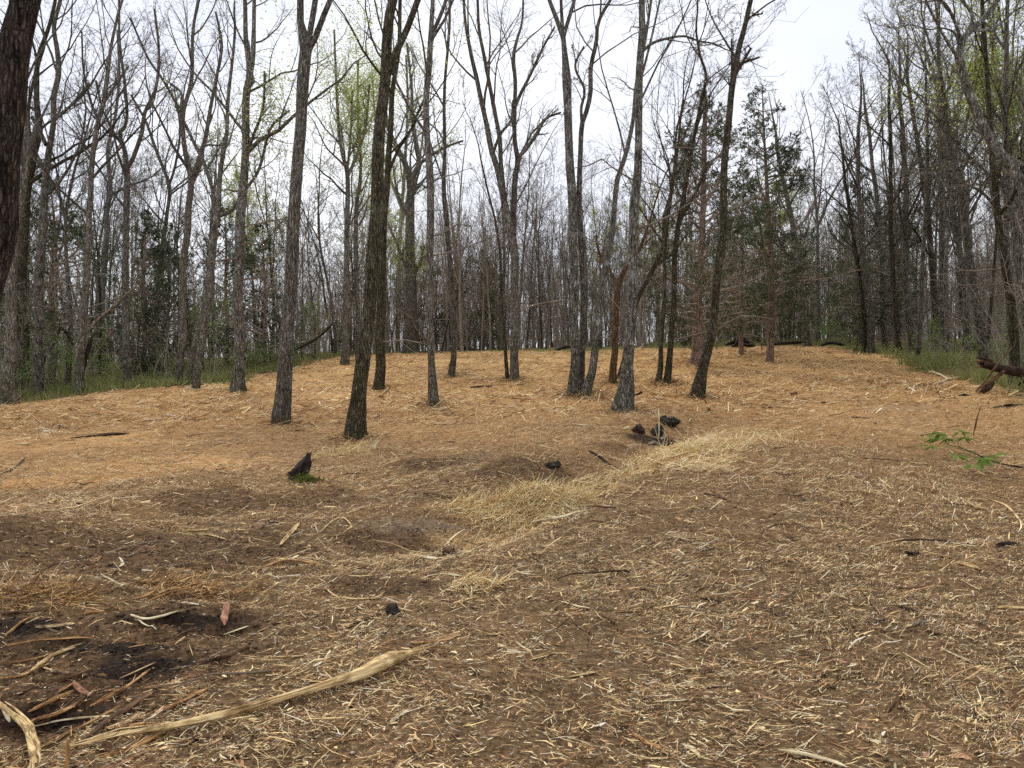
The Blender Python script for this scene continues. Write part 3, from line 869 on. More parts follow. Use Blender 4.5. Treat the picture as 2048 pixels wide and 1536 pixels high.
traced_tree('dark trunk leaning right with broken branch stubs high in front of the cedars', 'mossy',
            [(1396, 794, 26), (1404, 742, 20), (1421, 673, 17), (1430, 605, 16), (1439, 502, 16), (1447, 444, 15), (1449, 342, 14), (1456, 239, 13), (1466, 171, 12), (1478, 102, 11), (1491, 51, 10), (1502, 0, 9)],
            [[(1459, 210, 6), (1463, 150, 5), (1462, 80, 4)], [(1466, 160, 6), (1485, 125, 6), (1505, 92, 5)], [(1478, 128, 5), (1497, 122, 5), (1518, 115, 4)],
             [(1490, 62, 4), (1500, 35, 4), (1525, 28, 3)]], H=16, dens=.8, t0=.5, short='right-leaning stubbed trunk', dead=6)
# left edge of the woods
traced_tree('grey trunk at the left corner of the clearing beside the thick dark trunk', 'grey',
            [(17, 808, 30), (22, 700, 20), (23, 620, 19), (27, 503, 19), (38, 420, 16), (47, 350, 14), (52, 280, 12), (44, 200, 9), (30, 120, 7), (20, 0, 5)], H=16, dens=.9, t0=.42, short='left corner grey trunk', dead=5)
traced_tree('broad grey green trunk standing behind the left corner of the clearing', 'mossy',
            [(41, 778, 30), (42, 690, 24), (44, 537, 20), (50, 444, 17), (56, 359, 15), (68, 307, 13), (79, 266, 13), (73, 205, 11), (76, 120, 9), (98, 50, 7), (110, 0, 6)],
            [[(68, 300, 8), (55, 245, 7), (60, 180, 6), (85, 90, 5)]], H=17, dens=.9, t0=.4, short='broad green trunk', dead=5)
traced_tree('tan barked trunk with a black foot, third along the left edge of the woods', 'lichen',
            [(80, 792, 20), (77, 673, 17), (80, 537, 17), (86, 434, 16), (94, 342, 13), (99, 297, 12), (108, 239, 10), (108, 195, 10), (118, 147, 10), (116, 103, 9), (109, 51, 8), (121, 0, 7)],
            [[(92, 290, 8), (72, 255, 8), (52, 228, 7)], [(110, 240, 6), (140, 205, 5), (170, 160, 4)]], H=16, dens=.9, t0=.42, short='tan trunk with black foot', dead=5)
traced_tree('grey trunk rising from a mossy foot wrapped by a leaning dead stem', 'grey',
            [(157, 785, 19), (162, 725, 15), (167, 622, 14), (174, 537, 13), (178, 468, 11), (179, 410, 11), (186, 307, 10), (197, 239, 9), (205, 212, 9), (214, 154, 8), (222, 96, 6), (239, 17, 5)],
            [[(196, 240, 5), (180, 200, 5), (165, 140, 4), (160, 60, 3)], [(203, 215, 5), (222, 180, 5), (255, 130, 4)]], H=15, dens=1.0, t0=.4, short='mossy-footed grey trunk', dead=4)
traced_tree('upright rough trunk on the left behind the leaning dead stem', 'grey',
            [(202, 742, 13), (205, 571, 11), (212, 468, 10), (213, 427, 10), (222, 376, 8), (215, 300, 7), (229, 239, 6), (238, 150, 5), (235, 60, 4)], H=15, dens=1.0, t0=.42, short='rough trunk on the left')
traced_tree('straight grey trunk with a wide high fork left of the leaning pair', 'grey',
            [(253, 768, 17), (251, 639, 13), (252, 468, 12), (252, 400, 12), (253, 335, 11), (250, 300, 8), (240, 268, 7), (253, 246, 6), (250, 170, 6), (240, 90, 5), (238, 0, 4)],
            [[(254, 338, 8), (270, 318, 8), (290, 273, 8), (301, 232, 7), (325, 190, 6), (335, 120, 5), (330, 40, 4)], [(251, 300, 5), (230, 270, 5), (205, 220, 4), (190, 160, 4)]],
            H=16, dens=.9, t0=.4, short='wide-forked grey trunk', leafn=400)
traced_tree('slim leaning trunk between the wide forked trunk and the leaning pair', 'grey',
            [(304, 735, 10), (314, 605, 9), (328, 468, 8), (333, 427, 7), (338, 370, 7), (312, 300, 6), (290, 240, 5), (262, 190, 4)],
            [[(337, 375, 5), (352, 330, 5), (362, 260, 4), (352, 180, 3)]], H=12, dens=1.0, t0=.42, short='slim leaning trunk', leafn=400)
traced_tree('upright grey trunk forking twice, left of the leaning barkless stem', 'grey',
            [(357, 768, 17), (363, 700, 14), (367, 639, 13), (366, 537, 13), (376, 468, 13), (377, 427, 13), (381, 359, 12), (369, 290, 9), (367, 222, 8), (383, 164, 8), (386, 68, 6), (396, 0, 5)],
            [[(381, 365, 9), (396, 318, 9), (407, 273, 8), (415, 212, 7), (425, 150, 6), (434, 79, 6), (420, 10, 4)], [(367, 225, 5), (352, 205, 5), (330, 165, 5), (300, 120, 4), (265, 40, 4)]],
            H=16, dens=.9, t0=.42, short='twice-forked grey trunk', leafn=500)
traced_tree('pale leaning trunk with a long crossing limb, right of the twice forked trunk', 'lichen',
            [(391, 778, 15), (401, 708, 13), (417, 605, 13), (425, 485, 12), (436, 427, 12), (441, 342, 9), (447, 300, 9), (453, 267, 8), (455, 205, 7), (462, 150, 6), (470, 60, 5)],
            [[(434, 430, 9), (420, 376, 8), (398, 318, 8), (370, 267, 7), (342, 208, 6), (338, 165, 5), (310, 140, 5)], [(437, 432, 9), (460, 420, 8), (482, 385, 7)]],
            H=15, dens=.9, t0=.42, short='pale leaning trunk', leafn=700, leaf=LEAF_SPRING, leafs=.035)
traced_tree('slim trunk leaning into the pale leaning trunk from its left foot', 'grey',
            [(374, 768, 12), (393, 673, 10), (410, 610, 10), (424, 540, 8), (432, 470, 6)], H=8, dens=.6, t0=.5, short='slim leaning partner')
traced_tree('stout straight trunk with shaggy twigs on the left slope, forked high', 'lichen',
            [(476, 782, 27), (477, 720, 21), (477, 673, 20), (478, 537, 19), (481, 434, 19), (485, 390, 18), (489, 342, 16), (490, 273, 15), (492, 188, 14), (500, 148, 14), (492, 90, 10), (490, 68, 9), (489, 0, 8)],
            [[(501, 150, 10), (507, 110, 10), (510, 60, 8), (512, 0, 7)], [(489, 320, 6), (510, 270, 6), (530, 220, 5), (535, 150, 4)], [(487, 385, 6), (515, 340, 6), (540, 250, 5), (575, 215, 4)]],
            H=17, dens=1.0, t0=.4, short='stout shaggy trunk', dead=10, leafn=2600, leaf=LEAF_SPRING, leafs=.04)
# back row of the clearing
traced_tree('slender tree in pale spring leaf behind the straight grey forked trunk', 'grey',
            [(690, 730, 16), (691, 639, 12), (694, 537, 11), (694, 444, 10), (694, 352, 9), (684, 300, 7), (676, 240, 6), (672, 150, 5), (668, 60, 4)],
            [[(694, 355, 7), (712, 310, 7), (728, 250, 5), (735, 160, 4)], [(694, 350, 6), (700, 280, 5), (704, 180, 4)]],
            H=15, dens=1.1, t0=.36, leafn=14000, leaf=LEAF_SPRING, leafs=.038, short='leafing slender tree')
traced_tree('bare grey tree right of the slender leafing tree on the rear edge', 'grey',
            [(716, 722, 11), (714, 600, 9), (712, 500, 9), (712, 420, 8), (722, 330, 6), (716, 240, 5), (716, 120, 4)], H=15, dens=1.1, t0=.4, leafn=11000, leaf=LEAF_SPRING, leafs=.038, short='rear grey leafing tree')
traced_tree('thick pale grey trunk with two upswept limbs on the rear edge of the clearing', 'grey',
            [(822, 706, 30), (822, 640, 22), (821, 571, 21), (819, 468, 18), (819, 444, 17), (821, 359, 15), (811, 328, 11), (800, 305, 10), (790, 285, 9), (775, 250, 8), (770, 180, 6), (776, 100, 5)],
            [[(822, 362, 11), (830, 345, 11), (838, 328, 10), (832, 285, 9), (826, 240, 8), (824, 180, 6), (815, 90, 5)], [(818, 440, 6), (804, 410, 6), (792, 375, 5), (785, 330, 4)],
             [(820, 560, 7), (806, 520, 6), (790, 480, 5), (778, 450, 4)], [(824, 560, 7), (842, 520, 6), (848, 490, 5)], [(836, 330, 7), (860, 310, 6), (890, 290, 5), (925, 275, 4)]],
            H=16, dens=1.0, t0=.45, short='thick pale two-limbed trunk', leafn=4500, leaf=LEAF_SPRING, leafs=.05)
traced_tree('slim leafing tree hazy with yellow green leaves behind the fork of the leaning mossy trunk', 'grey',
            [(795, 704, 11), (797, 600, 9), (800, 480, 8), (806, 380, 7), (812, 300, 6), (815, 200, 5), (812, 110, 4)],
            [[(802, 440, 6), (830, 360, 5), (848, 250, 4), (850, 150, 3)], [(804, 420, 6), (775, 340, 5), (752, 250, 4), (745, 150, 3)]],
            H=16, dens=1.2, t0=.4, leafn=13000, leaf=LEAF_SPRING, leafs=.038, short='hazy leafing tree')
traced_tree('leafing tree with yellow green crown at the upper right corner', 'grey',
            [(2085, 752, 16), (2070, 600, 13), (2050, 450, 11), (2030, 330, 9), (2005, 220, 7), (1985, 110, 5)],
            [[(2040, 390, 7), (2052, 280, 6), (2045, 150, 4)], [(2015, 260, 6), (1975, 200, 5), (1950, 130, 3)]],
            H=14, dens=1.2, t0=.4, Y=23, leafn=13000, leaf=LEAF_SPRING, leafs=.04, short='upper right leafing tree')
# right-hand woods
traced_tree('pale curved trunk on the right with a wide spreading top fork', 'lichen',
            [(2120, 772, 26), (2100, 600, 22), (2070, 450, 20), (2045, 369, 19), (2014, 325, 18), (1984, 284, 17), (1956, 232, 16), (1939, 191, 15), (1926, 154, 14), (1919, 113, 14), (1922, 82, 14), (1936, 65, 11), (1963, 41, 11), (1994, 0, 10)],
            [[(1922, 85, 7), (1908, 50, 6), (1891, 24, 6), (1873, 10, 4), (1845, 14, 3), (1815, 22, 2), (1792, 45, 1.2)], [(1934, 68, 7), (1945, 35, 6), (1930, 5, 5)],
             [(1918, 90, 5), (1902, 70, 4), (1870, 66, 3), (1840, 74, 2.5), (1800, 70, 2), (1765, 82, 1.5), (1726, 80, 1)], [(1919, 130, 5), (1924, 160, 5), (1915, 195, 4), (1905, 215, 3)]],
            Y=17, H=15, dens=.9, t0=.5, short='pale curved right trunk')
traced_tree('brown rough trunk leaning left at the right edge of the woods', 'grey',
            [(1982, 712, 17), (1972, 660, 15), (1958, 610, 15), (1942, 554, 14), (1934, 460, 14), (1925, 376, 13), (1908, 325, 12), (1898, 256, 10), (1892, 205, 9), (1870, 165, 7), (1855, 145, 6)],
            [[(1898, 250, 6), (1885, 300, 5), (1862, 290, 4)]], H=13, dens=1.2, t0=.4, dead=8, short='brown right leaning trunk')
traced_tree('mottled grey trunk leaning left near the broken log on the right', 'lichen',
            [(1968, 722, 20), (1962, 660, 17), (1950, 590, 16), (1938, 520, 15), (1930, 440, 14), (1915, 350, 12), (1895, 270, 10), (1885, 180, 8), (1876, 90, 6)], H=15, dens=1.2, t0=.36, Y=24, dead=8, short='mottled right trunk')
for (x0, y0, w0, x1, y1, lab, sh, H_, bk) in [
        (1728, 705, 9, 1690, 300, 'thin black leaning sapling at the right bend of the clearing edge', 'black leaning sapling', 12, 'mossy'),
        (1742, 706, 14, 1715, 260, 'shaggy brown trunk just right of the thin black leaning sapling', 'shaggy brown trunk', 13, 'grey'),
        (1771, 700, 12, 1738, 230, 'slim bare trunk with a bent low twig right of the shaggy brown trunk', 'slim bent-twig trunk', 13, 'grey'),
        (1800, 712, 12, 1772, 200, 'dark upright trunk in the middle of the right woods edge', 'dark middle right trunk', 14, 'mossy'),
        (1826, 708, 15, 1795, 180, 'grey trunk leaning left above the tall grass on the right', 'grey trunk above grass', 14, 'grey'),
        (1878, 702, 13, 1820, 150, 'dark trunk with a strong left lean behind the tall grass', 'dark strong-lean trunk', 14, 'mossy'),
        (1895, 712, 14, 1872, 190, 'pale straight trunk behind the tall grass right of the leaning dark one', 'pale straight right trunk', 14, 'lichen'),
        (1936, 716, 13, 1880, 130, 'brown trunk rising behind the broken end of the fallen log', 'brown trunk by log', 14, 'grey'),
        (2030, 770, 20, 1985, 260, 'dark trunk at the right picture edge above the fallen log', 'dark right edge trunk', 14, 'mossy'),
        (2062, 760, 22, 2010, 240, 'grey trunk cut by the right picture edge behind the fallen log', 'grey right edge trunk', 15, 'grey'),
        (1614, 692, 14, 1560, 300, 'grey trunk leaning left at the far right corner of the clearing', 'far corner leaning trunk', 13, 'grey'),
        (1545, 690, 7, 1520, 420, 'thin straight sapling on the far edge behind the brush pile', 'thin far sapling', 9, 'mossy')]:
    nP = 6
    pp = []
    for i in range(nP + 1):
        t = i / nP
        pp.append((x0 + (x1 - x0) * t + (6 * math.sin(t * 5 + x0) if 0 < i else 0), y0 + (y1 - y0) * t, w0 * (1 - .5 * t)))
    traced_tree(lab, bk, pp, H=H_, dens=1.1, t0=.28, dead=7, short=sh, minr=.006, sides=9, len1=.26)

# reddish cedar trunk and the cedars
def cedar_mesh(H, Rb, seed, t_lo=.18, dens=1.0, ratio=.25):
    st = np.random.default_rng(seed)
    n = 26
    z = np.linspace(0, H, n)
    P = np.stack([.05 * H * np.interp(z, np.linspace(0, H, 5), st.normal(0, .25, 5)), .03 * H * np.interp(z, np.linspace(0, H, 5), st.normal(0, .25, 5)), z - .2], 1)
    R = Rb * (1 - z / H) ** .8 + .008
    R[0] *= 1.4
    trunk = tubes(P[None], R[None], 9, rough=.07, seed=seed)
    nb = int(11 * H * dens)
    t = t_lo + (1 - t_lo) * ((np.arange(nb) + st.random(nb)) / nb) ** 1.12
    f = t * (n - 1); i = np.clip(f.astype(int), 0, n - 2); fr = (f - i)[:, None]
    p = P[i] * (1 - fr) + P[i + 1] * fr
    az = st.random(nb) * 2 * np.pi
    prof = np.clip((1 - t) * 1.5, 0, 1) ** .8 * np.clip((t - t_lo) * 6 + .45, 0, 1)
    sect = 0.65 + .7 * (np.sin(az * 2 + seed) * .5 + .5) * np.interp(t, np.linspace(0, 1, 9), .5 + st.random(9))
    L = H * ratio * (prof * sect * (.6 + .7 * st.random(nb)) + .05)
    d = np.stack([np.cos(az), np.sin(az), .15 + .5 * t + st.normal(0, .15, nb)], 1)
    BP, BR = grow(p, d, L, .012 + .012 * L, 7, .11, .0, .25)
    tw, twr = spawn(BP, BR, 8, .25, 1., .8, .50, .5, 4, .16, -.02, .4, .004)
    t2, t2r = spawn(tw, twr, 4, .2, 1., .7, .5, .6, 3, .14, -.03, .5, .003)
    br = join([tubes(BP, BR, 4), tubes(tw, twr, 3)])
    gap = vnoise(t2[:, 1, 0] * .9 + t2[:, 1, 2] * .8, t2[:, 1, 1] * .9 + t2[:, 1, 2] * .6, seed) + .6 * vnoise(t2[:, 1, 0] * 2.6, t2[:, 1, 1] * 2.6 + t2[:, 1, 2] * 2, seed + 2) > -.25
    t2 = t2[gap]
    bl_ = np.repeat(L, 32)[gap]
    t2 = t2[st.random(len(t2)) < np.clip(bl_ / 1.1, .18, 1)]
    base_ = np.repeat(t2[:, 0], 11, 0); end_ = np.repeat(t2[:, 2], 11, 0)
    m_ = len(base_)
    q_ = base_ + (end_ - base_) * st.random((m_, 1)) * 1.1
    ax = norm(norm(end_ - base_) + st.normal(0, .55, (m_, 3)))
    sd = norm(np.cross(ax, st.normal(0, 1, (m_, 3))))
    ln = (.05 + .07 * st.random(m_))[:, None]; wd = ln * .12
    V = np.stack([q_ - sd * wd * .6, q_ + ax * ln * .6 - sd * wd, q_ + ax * ln * 1.2, q_ + ax * ln * .6 + sd * wd], 1)
    return trunk, br, (V.reshape(-1, 3), np.arange(m_ * 4).reshape(m_, 4))

CED = [cedar_mesh(8.5, .11, 5, .13), cedar_mesh(7.0, .09, 8, .12), cedar_mesh(5.0, .07, 12, .06, 1.2, .26)]
CEDM = []
for tr_, br_, lf_ in CED:
    a_ = mesh_from('trunk', *tr_, smooth=True); a_.materials.append(BARK['cedar'])
    b_ = mesh_from('branches', *br_); b_.materials.append(TWIG_BR)
    c_ = mesh_from('foliage', *lf_); c_.materials.append(LEAF_CEDAR)
    CEDM.append((a_, b_, c_))
def cedar(px, Y, k, s, rz, label):
    X = (px - 1024) / F * Y
    root = link('cedar_tree', None, loc=(X, Y, float(h(X, Y))))
    root.scale = (s, s, s); root.rotation_euler = (0, 0, rz)
    tag(root, label, 'tree', 'evergreen cedars among the bare trees')
    for nm, me in zip(('trunk', 'branches', 'foliage'), CEDM[k]):
        o = link(nm, me, None, root)
        if nm != 'trunk': o['kind'] = 'stuff'
    return root
cedar(1405, 27, 0, 1.22, .3, 'tall dark cedar behind the trunk leaning right with broken stubs')
cedar(1535, 30, 0, 1.28, 2.1, 'pointed dark cedar right of the tall one, tip clear against the sky')
cedar(1480, 34, 1, 1.2, 4.0, 'lower dark cedar filling the gap between the tall and the pointed cedar')
cedar(1730, 36, 1, 1.2, 1.0, 'dark cedar buried among the bare trees at the right bend')
cedar(1795, 40, 0, .95, 2.0, 'dark cedar deeper in the right woods')
cedar(112, 31, 1, 1.30, .9, 'dark cedar on the far left between the tan trunk and the mossy footed one')
cedar(60, 37, 2, 1.5, 3.9, 'low dark cedar behind the trunks of the left corner')
cedar(285, 34, 2, 1.5, .4, 'dark cedar behind the wide forked grey trunk')
cedar(335, 38, 1, 1.05, 5.0, 'dark cedar seen between the wide forked and twice forked trunks')
cedar(455, 37, 1, 1.12, 1.6, 'dark cedar behind the pale leaning trunk')
cedar(530, 36, 2, 1.35, 2.7, 'dark cedar between the stout shaggy trunk and the grey forked trunk')
cedar(960, 47, 2, 1.25, .2, 'small dark green cedar far back between the pale curved and V crowned trees')
cedar(872, 50, 2, 1.2, 2.2, 'small dark cedar far back behind the thin kinked trunk')
cedar(700, 50, 2, 1.1, 1.2, 'small dark cedar far back left of the mossy trunk')
cedar(1600, 48, 2, 1.3, 3.3, 'small dark cedar far back at the right corner of the clearing')

ct = traced_tree('bare reddish cedar trunk standing straight left of the right leaning trunk', 'cedar',
            [(1390, 727, 20), (1396, 622, 15), (1399, 564, 14), (1404, 468, 12), (1407, 376, 10), (1410, 250, 7), (1412, 180, 4)], H=10.5, dens=1.4, t0=.35, dead=14,
            name='cedar_tree', short='reddish cedar trunk', ang1=1.15, len1=.2)

# ------------------------------------------------------------------ background trees: prototypes, then copies
def proto(seed, H, r0, nfork, lean, dens, t0, minr, leafn=0, leaf=None, leafs=.05, len1=.28):
    global rng
    keep = rng; rng = np.random.default_rng(seed)
    n = 30
    P, R = grow(np.array([[0, 0, -.2]]), np.array([[lean, .3 * lean, 1]]), np.array([H]), np.array([r0]), n, .035, .02, .10)
    R[:, 0] *= 1.5; R[:, 1] *= 1.1
    stems = [(P[0], R[0])]
    if nfork:
        FP, FR = spawn(P, R, nfork, .35, .65, .38, .55, .75, 20, .06, .05, .12, .01)
        for p, r in zip(FP, FR):
            stems.append(resample(p, r, n))
    tr_ = join([tubes(np.array([p]), np.array([r]), 8 if i == 0 else 6, rough=.05, seed=seed) for i, (p, r) in enumerate(stems)])
    SP = np.stack([p for p, r in stems]); SR = np.stack([r for p, r in stems])
    lim, twig, tips = crown_parts(SP[:1], SR[:1], dens, t0, minr, False, .09, .7, len1)
    if nfork:
        l2, t2, p2 = crown_parts(SP[1:], SR[1:], dens * .7, .1, minr, False, .09, .7, len1)
        lim += l2; twig += t2; tips = np.concatenate([tips, p2])
    me_t = mesh_from('trunk', *tr_, smooth=True)
    me_b = mesh_from('branches', *join(lim)); me_w = mesh_from('twigs', *join(twig)); me_w.materials.append(TWIG)
    me_l = None
    if leafn:
        C = tips[rng.integers(0, len(tips), leafn)] + rng.normal(0, .12, (leafn, 3))
        me_l = mesh_from('foliage', *leaf_quads(C, leafs)); me_l.materials.append(leaf)
    rng = keep
    return me_t, me_b, me_w, me_l

PROT = [  # description, meshes, bark
    ('slim bare grey tree', proto(101, 14, .10, 1, .04, 1.0, .35, .008), 'grey'),
    ('bare grey tree with a forked crown', proto(102, 15, .13, 2, -.03, .9, .38, .008), 'lichen'),
    ('thin straight bare tree', proto(103, 13, .07, 0, .02, 1.3, .35, .008), 'mossy'),
    ('leaning bare tree with dark bark', proto(104, 13, .09, 1, .16, 1.0, .33, .008), 'mossy'),
    ('bare brown tree with a bushy top', proto(105, 12, .085, 2, .05, 1.0, .28, .008), 'grey'),
    ('tall bare tree with upswept branches', proto(106, 17, .14, 2, .0, .9, .42, .008), 'grey'),
    ('slim tree in pale spring leaf', proto(107, 13, .09, 1, -.05, 1.0, .3, .008, 5200, LEAF_SPRING, .06), 'grey'),
    ('bare tree dotted with small buds', proto(108, 15, .11, 1, .05, 1.0, .35, .008, 2600, LEAF_BUD, .045), 'grey'),
]
for d_, ms, bk in PROT:
    ms[0].materials.append(BARK[bk]); ms[1].materials.append(BARK[bk])
SAPL = [
    ('bare brown sapling', proto(201, 5.5, .025, 0, .08, 1.0, .2, .006, len1=.3), 'mossy'),
    ('crooked bare sapling', proto(202, 4.2, .022, 1, .2, .8, .2, .006, len1=.35), 'grey'),
    ('thin upright sapling', proto(203, 7.0, .03, 0, .03, 1.1, .25, .006, len1=.22), 'mossy'),
    ('budding green sapling', proto(204, 3.6, .02, 1, .1, .8, .15, .006, 500, LEAF_BUSH, .05, len1=.35), 'grey'),
]
for d_, ms, bk in SAPL:
    ms[0].materials.append(BARK[bk]); ms[1].materials.append(TWIG_BR)

# poisson scatter in the woods
placed = [tuple(cast(x, min(y, 800))) for x, y, s_ in TREES]
def scatter(n, ylo, yhi, gap, edge, xspan=.80, tries=60000, ypow=1.0):
    res = []
    arr = []
    for _ in range(tries):
        if len(res) >= n: break
        y = ylo + (yhi - ylo) * random.random() ** ypow
        x = (random.random() * 2 - 1) * (xspan * y + 2)
        if any((x - a_) ** 2 + (y - b_) ** 2 < gap * gap for a_, b_ in arr): continue
        arr.append((x, y)); res.append((x, y))
    A = np.array(res)
    s_ = clear_sd(A[:, 0], A[:, 1])
    return [tuple(p) for p, q in zip(A, s_) if q < -edge]

ORD = ['first', 'second', 'third', 'fourth', 'fifth', 'sixth', 'seventh', 'eighth', 'ninth', 'tenth', 'eleventh', 'twelfth', 'thirteenth', 'fourteenth', 'fifteenth',
       'sixteenth', 'seventeenth', 'eighteenth', 'nineteenth', 'twentieth']
LAND = sorted([(x, s_) for x, y, s_ in TREES])
def describe(items):
    """items: (root, px, kind description) -> unique labels by the gap between named trunks"""
    bucket = {}
    for root, px, Yd, d_ in items:
        left = [s_ for x, s_ in LAND if x <= px]
        ref = left[-1] if left else LAND[0][1]
        depth = 'at the edge' if Yd < 38 else ('further back' if Yd < 54 else 'far back')
        bucket.setdefault((ref, d_, depth), []).append((px, root))
    for (ref, d_, depth), lst in bucket.items():
        lst.sort(key=lambda q: q[0])
        for i, (px, root) in enumerate(lst):
            side = 'right of the ' if px > LAND[0][0] else 'left of the '
            lab = f'{d_} {depth}, {side}{ref}'
            if len(lst) > 1:
                lab = f'{ORD[min(i, 19)]} {d_} {depth}, {side}{ref}'
            root['label'] = ' '.join(lab.split()[:16])

def place(protos, weights, x, y, s, name, cat, group):
    d_, ms, bk = protos[random.choices(range(len(protos)), weights)[0]]
    root = link(name, None, loc=(x, y, float(h(x, y))))
    root.rotation_euler = (0, 0, random.random() * 6.283); root.scale = (s, s, s * (.92 + .16 * random.random()))
    tag(root, None, cat, group)
    for nm, me in zip(('trunk', 'branches', 'twigs', 'foliage'), ms):
        if me is not None:
            o = link(nm, me, None, root)
            if nm != 'trunk': o['kind'] = 'stuff'
    return root, d_

items = []
pts = scatter(640, 17, 62, 1.45, .5, .80)
random.shuffle(pts)
pts = [p for p in pts if min((p[0] - a_) ** 2 + (p[1] - b_) ** 2 for a_, b_ in placed) > .5]
pts = pts[:225]
for (x, y) in pts:
    px = 1024 + F * x / y
    wts = [4, 2, 5, 3, 3, 2, 1.6 if px < 1200 else .8, 2]
    if random.random() < (.42 if px < 620 else (.12 if px > 1500 else 0)): continue
    if 380 < px < 900: wts[6] = 4
    s = .72 + .40 * random.random()
    if 750 < px < 1750: s *= .80
    root, d_ = place(PROT, wts, x, y, s, 'deciduous_tree', 'tree', 'bare trees in the woods round the clearing')
    items.append((root, px, y, d_))
describe(items)
items = []
pts = scatter(900, 15, 52, .85, .25, .78)
random.shuffle(pts)
for (x, y) in pts[:170]:
    px = 1024 + F * x / y
    root, d_ = place(SAPL, [4, 3, 4, 1.3], x, y, .6 + .6 * random.random(), 'sapling', 'sapling', 'saplings and brush along the woods edge')
    items.append((root, px, y, d_))
describe(items)

# the far wood: blocks of trees and thin stems that read as one mass
def wood_block(seed, wx, wy, n, ns):
    global rng
    keep = rng; rng = np.random.default_rng(seed)
    X = (rng.random(n) - .5) * wx; Y = (rng.random(n) - .5) * wy
    H = 7.5 + 6.0 * rng.random(n)
    up = np.stack([rng.normal(0, .07, n), rng.normal(0, .07, n), np.ones(n)], 1)
    P, R = grow(np.stack([X, Y, 0 * X - .8], 1), up, H, .045 + .07 * rng.random(n) ** 2, 9, .05, .03, .15)
    B1, r1 = spawn(P, R, 10, .22, .97, .62, .30, .5, 6, .13, .10, .3, .012)
    B2, r2 = spawn(B1, r1, 5, .2, 1, .7, .5, .6, 4, .16, .05, .4, .009)
    B3, r3 = spawn(B2, r2, 2, .2, 1, .7, .6, .7, 3, .16, .05, .5, .008)
    Xs = (rng.random(ns) - .5) * wx; Ys = (rng.random(ns) - .5) * wy
    S, Sr = grow(np.stack([Xs, Ys, 0 * Xs - .8], 1), np.stack([rng.normal(0, .14, ns), rng.normal(0, .14, ns), np.ones(ns)], 1), 2.5 + 4.5 * rng.random(ns), .012 + .02 * rng.random(ns), 7, .08, .02, .3)
    S1, s1 = spawn(S, Sr, 7, .15, 1, .6, .35, .6, 4, .16, .05, .4, .008)
    S2, s2 = spawn(S1, s1, 3, .2, 1, .7, .6, .7, 3, .16, .02, .4, .007)
    V, Q = join([tubes(P, R, 5), tubes(B1, r1, 3), tubes(B2, r2, 3), tubes(B3, r3, 3), tubes(S, Sr, 4), tubes(S1, s1, 3), tubes(S2, s2, 3)])
    rng = keep
    me = mesh_from('distant_woods', V, Q); me.materials.append(TWIG_BR)
    return me
WB = [wood_block(400 + i, 16, 11, 30, 42) for i in range(3)]
spots = []
for row, yy in enumerate((49, 57, 66, 77, 92)):
    for xx in np.arange(-.85 * yy, .86 * yy, 11.0):
        if xx / yy < -.30 and random.random() < .5: continue
        spots.append((xx + random.uniform(-3, 3) + 6 * (row % 2), yy + random.uniform(-2, 2)))
for i, (xx, yy) in enumerate(spots):
    o = link('distant_woods', WB[i % 3], None, loc=(xx, yy, float(h0(xx, yy))))
    o.rotation_euler = (0, 0, random.choice([0, math.pi]) + random.uniform(-.2, .2))
    o.scale = (1, 1, random.uniform(.85, 1.15))
    tag(o, 'bare brown distant woods beyond the counted trees', kind='stuff')

# low brush: dense fine stems along the edge that read as one mass
def brush(n, y0, y1):
    Y = y0 + (y1 - y0) * rng.random(n * 3); X = (rng.random(n * 3) * 2 - 1) * (.76 * Y)
    s_ = clear_sd(X, Y)
    k = (s_ < -.6) & (fbm(X / 3, Y / 3, 141, 2) > -.12)
    X, Y = X[k][:n], Y[k][:n]; n = len(X)
    D = np.stack([rng.normal(0, .3, n), rng.normal(0, .3, n), np.ones(n)], 1)
    P, R = grow(np.stack([X, Y, h(X, Y) - .05], 1), D, 1.0 + 2.2 * rng.random(n) ** 1.5, .006 + .008 * rng.random(n), 6, .16, .0, .4)
    B1, r1 = spawn(P, R, 4, .25, 1, .7, .45, .6, 4, .2, .03, .4, .005)
    V, Q = join([tubes(P, R, 3), tubes(B1, r1, 3)])
    tag(link('undergrowth', mesh_from('undergrowth', V, Q), TWIG_BR), 'tangle of thin brown stems under the trees beyond the clearing', kind='stuff')
brush(1700, 16, 56)

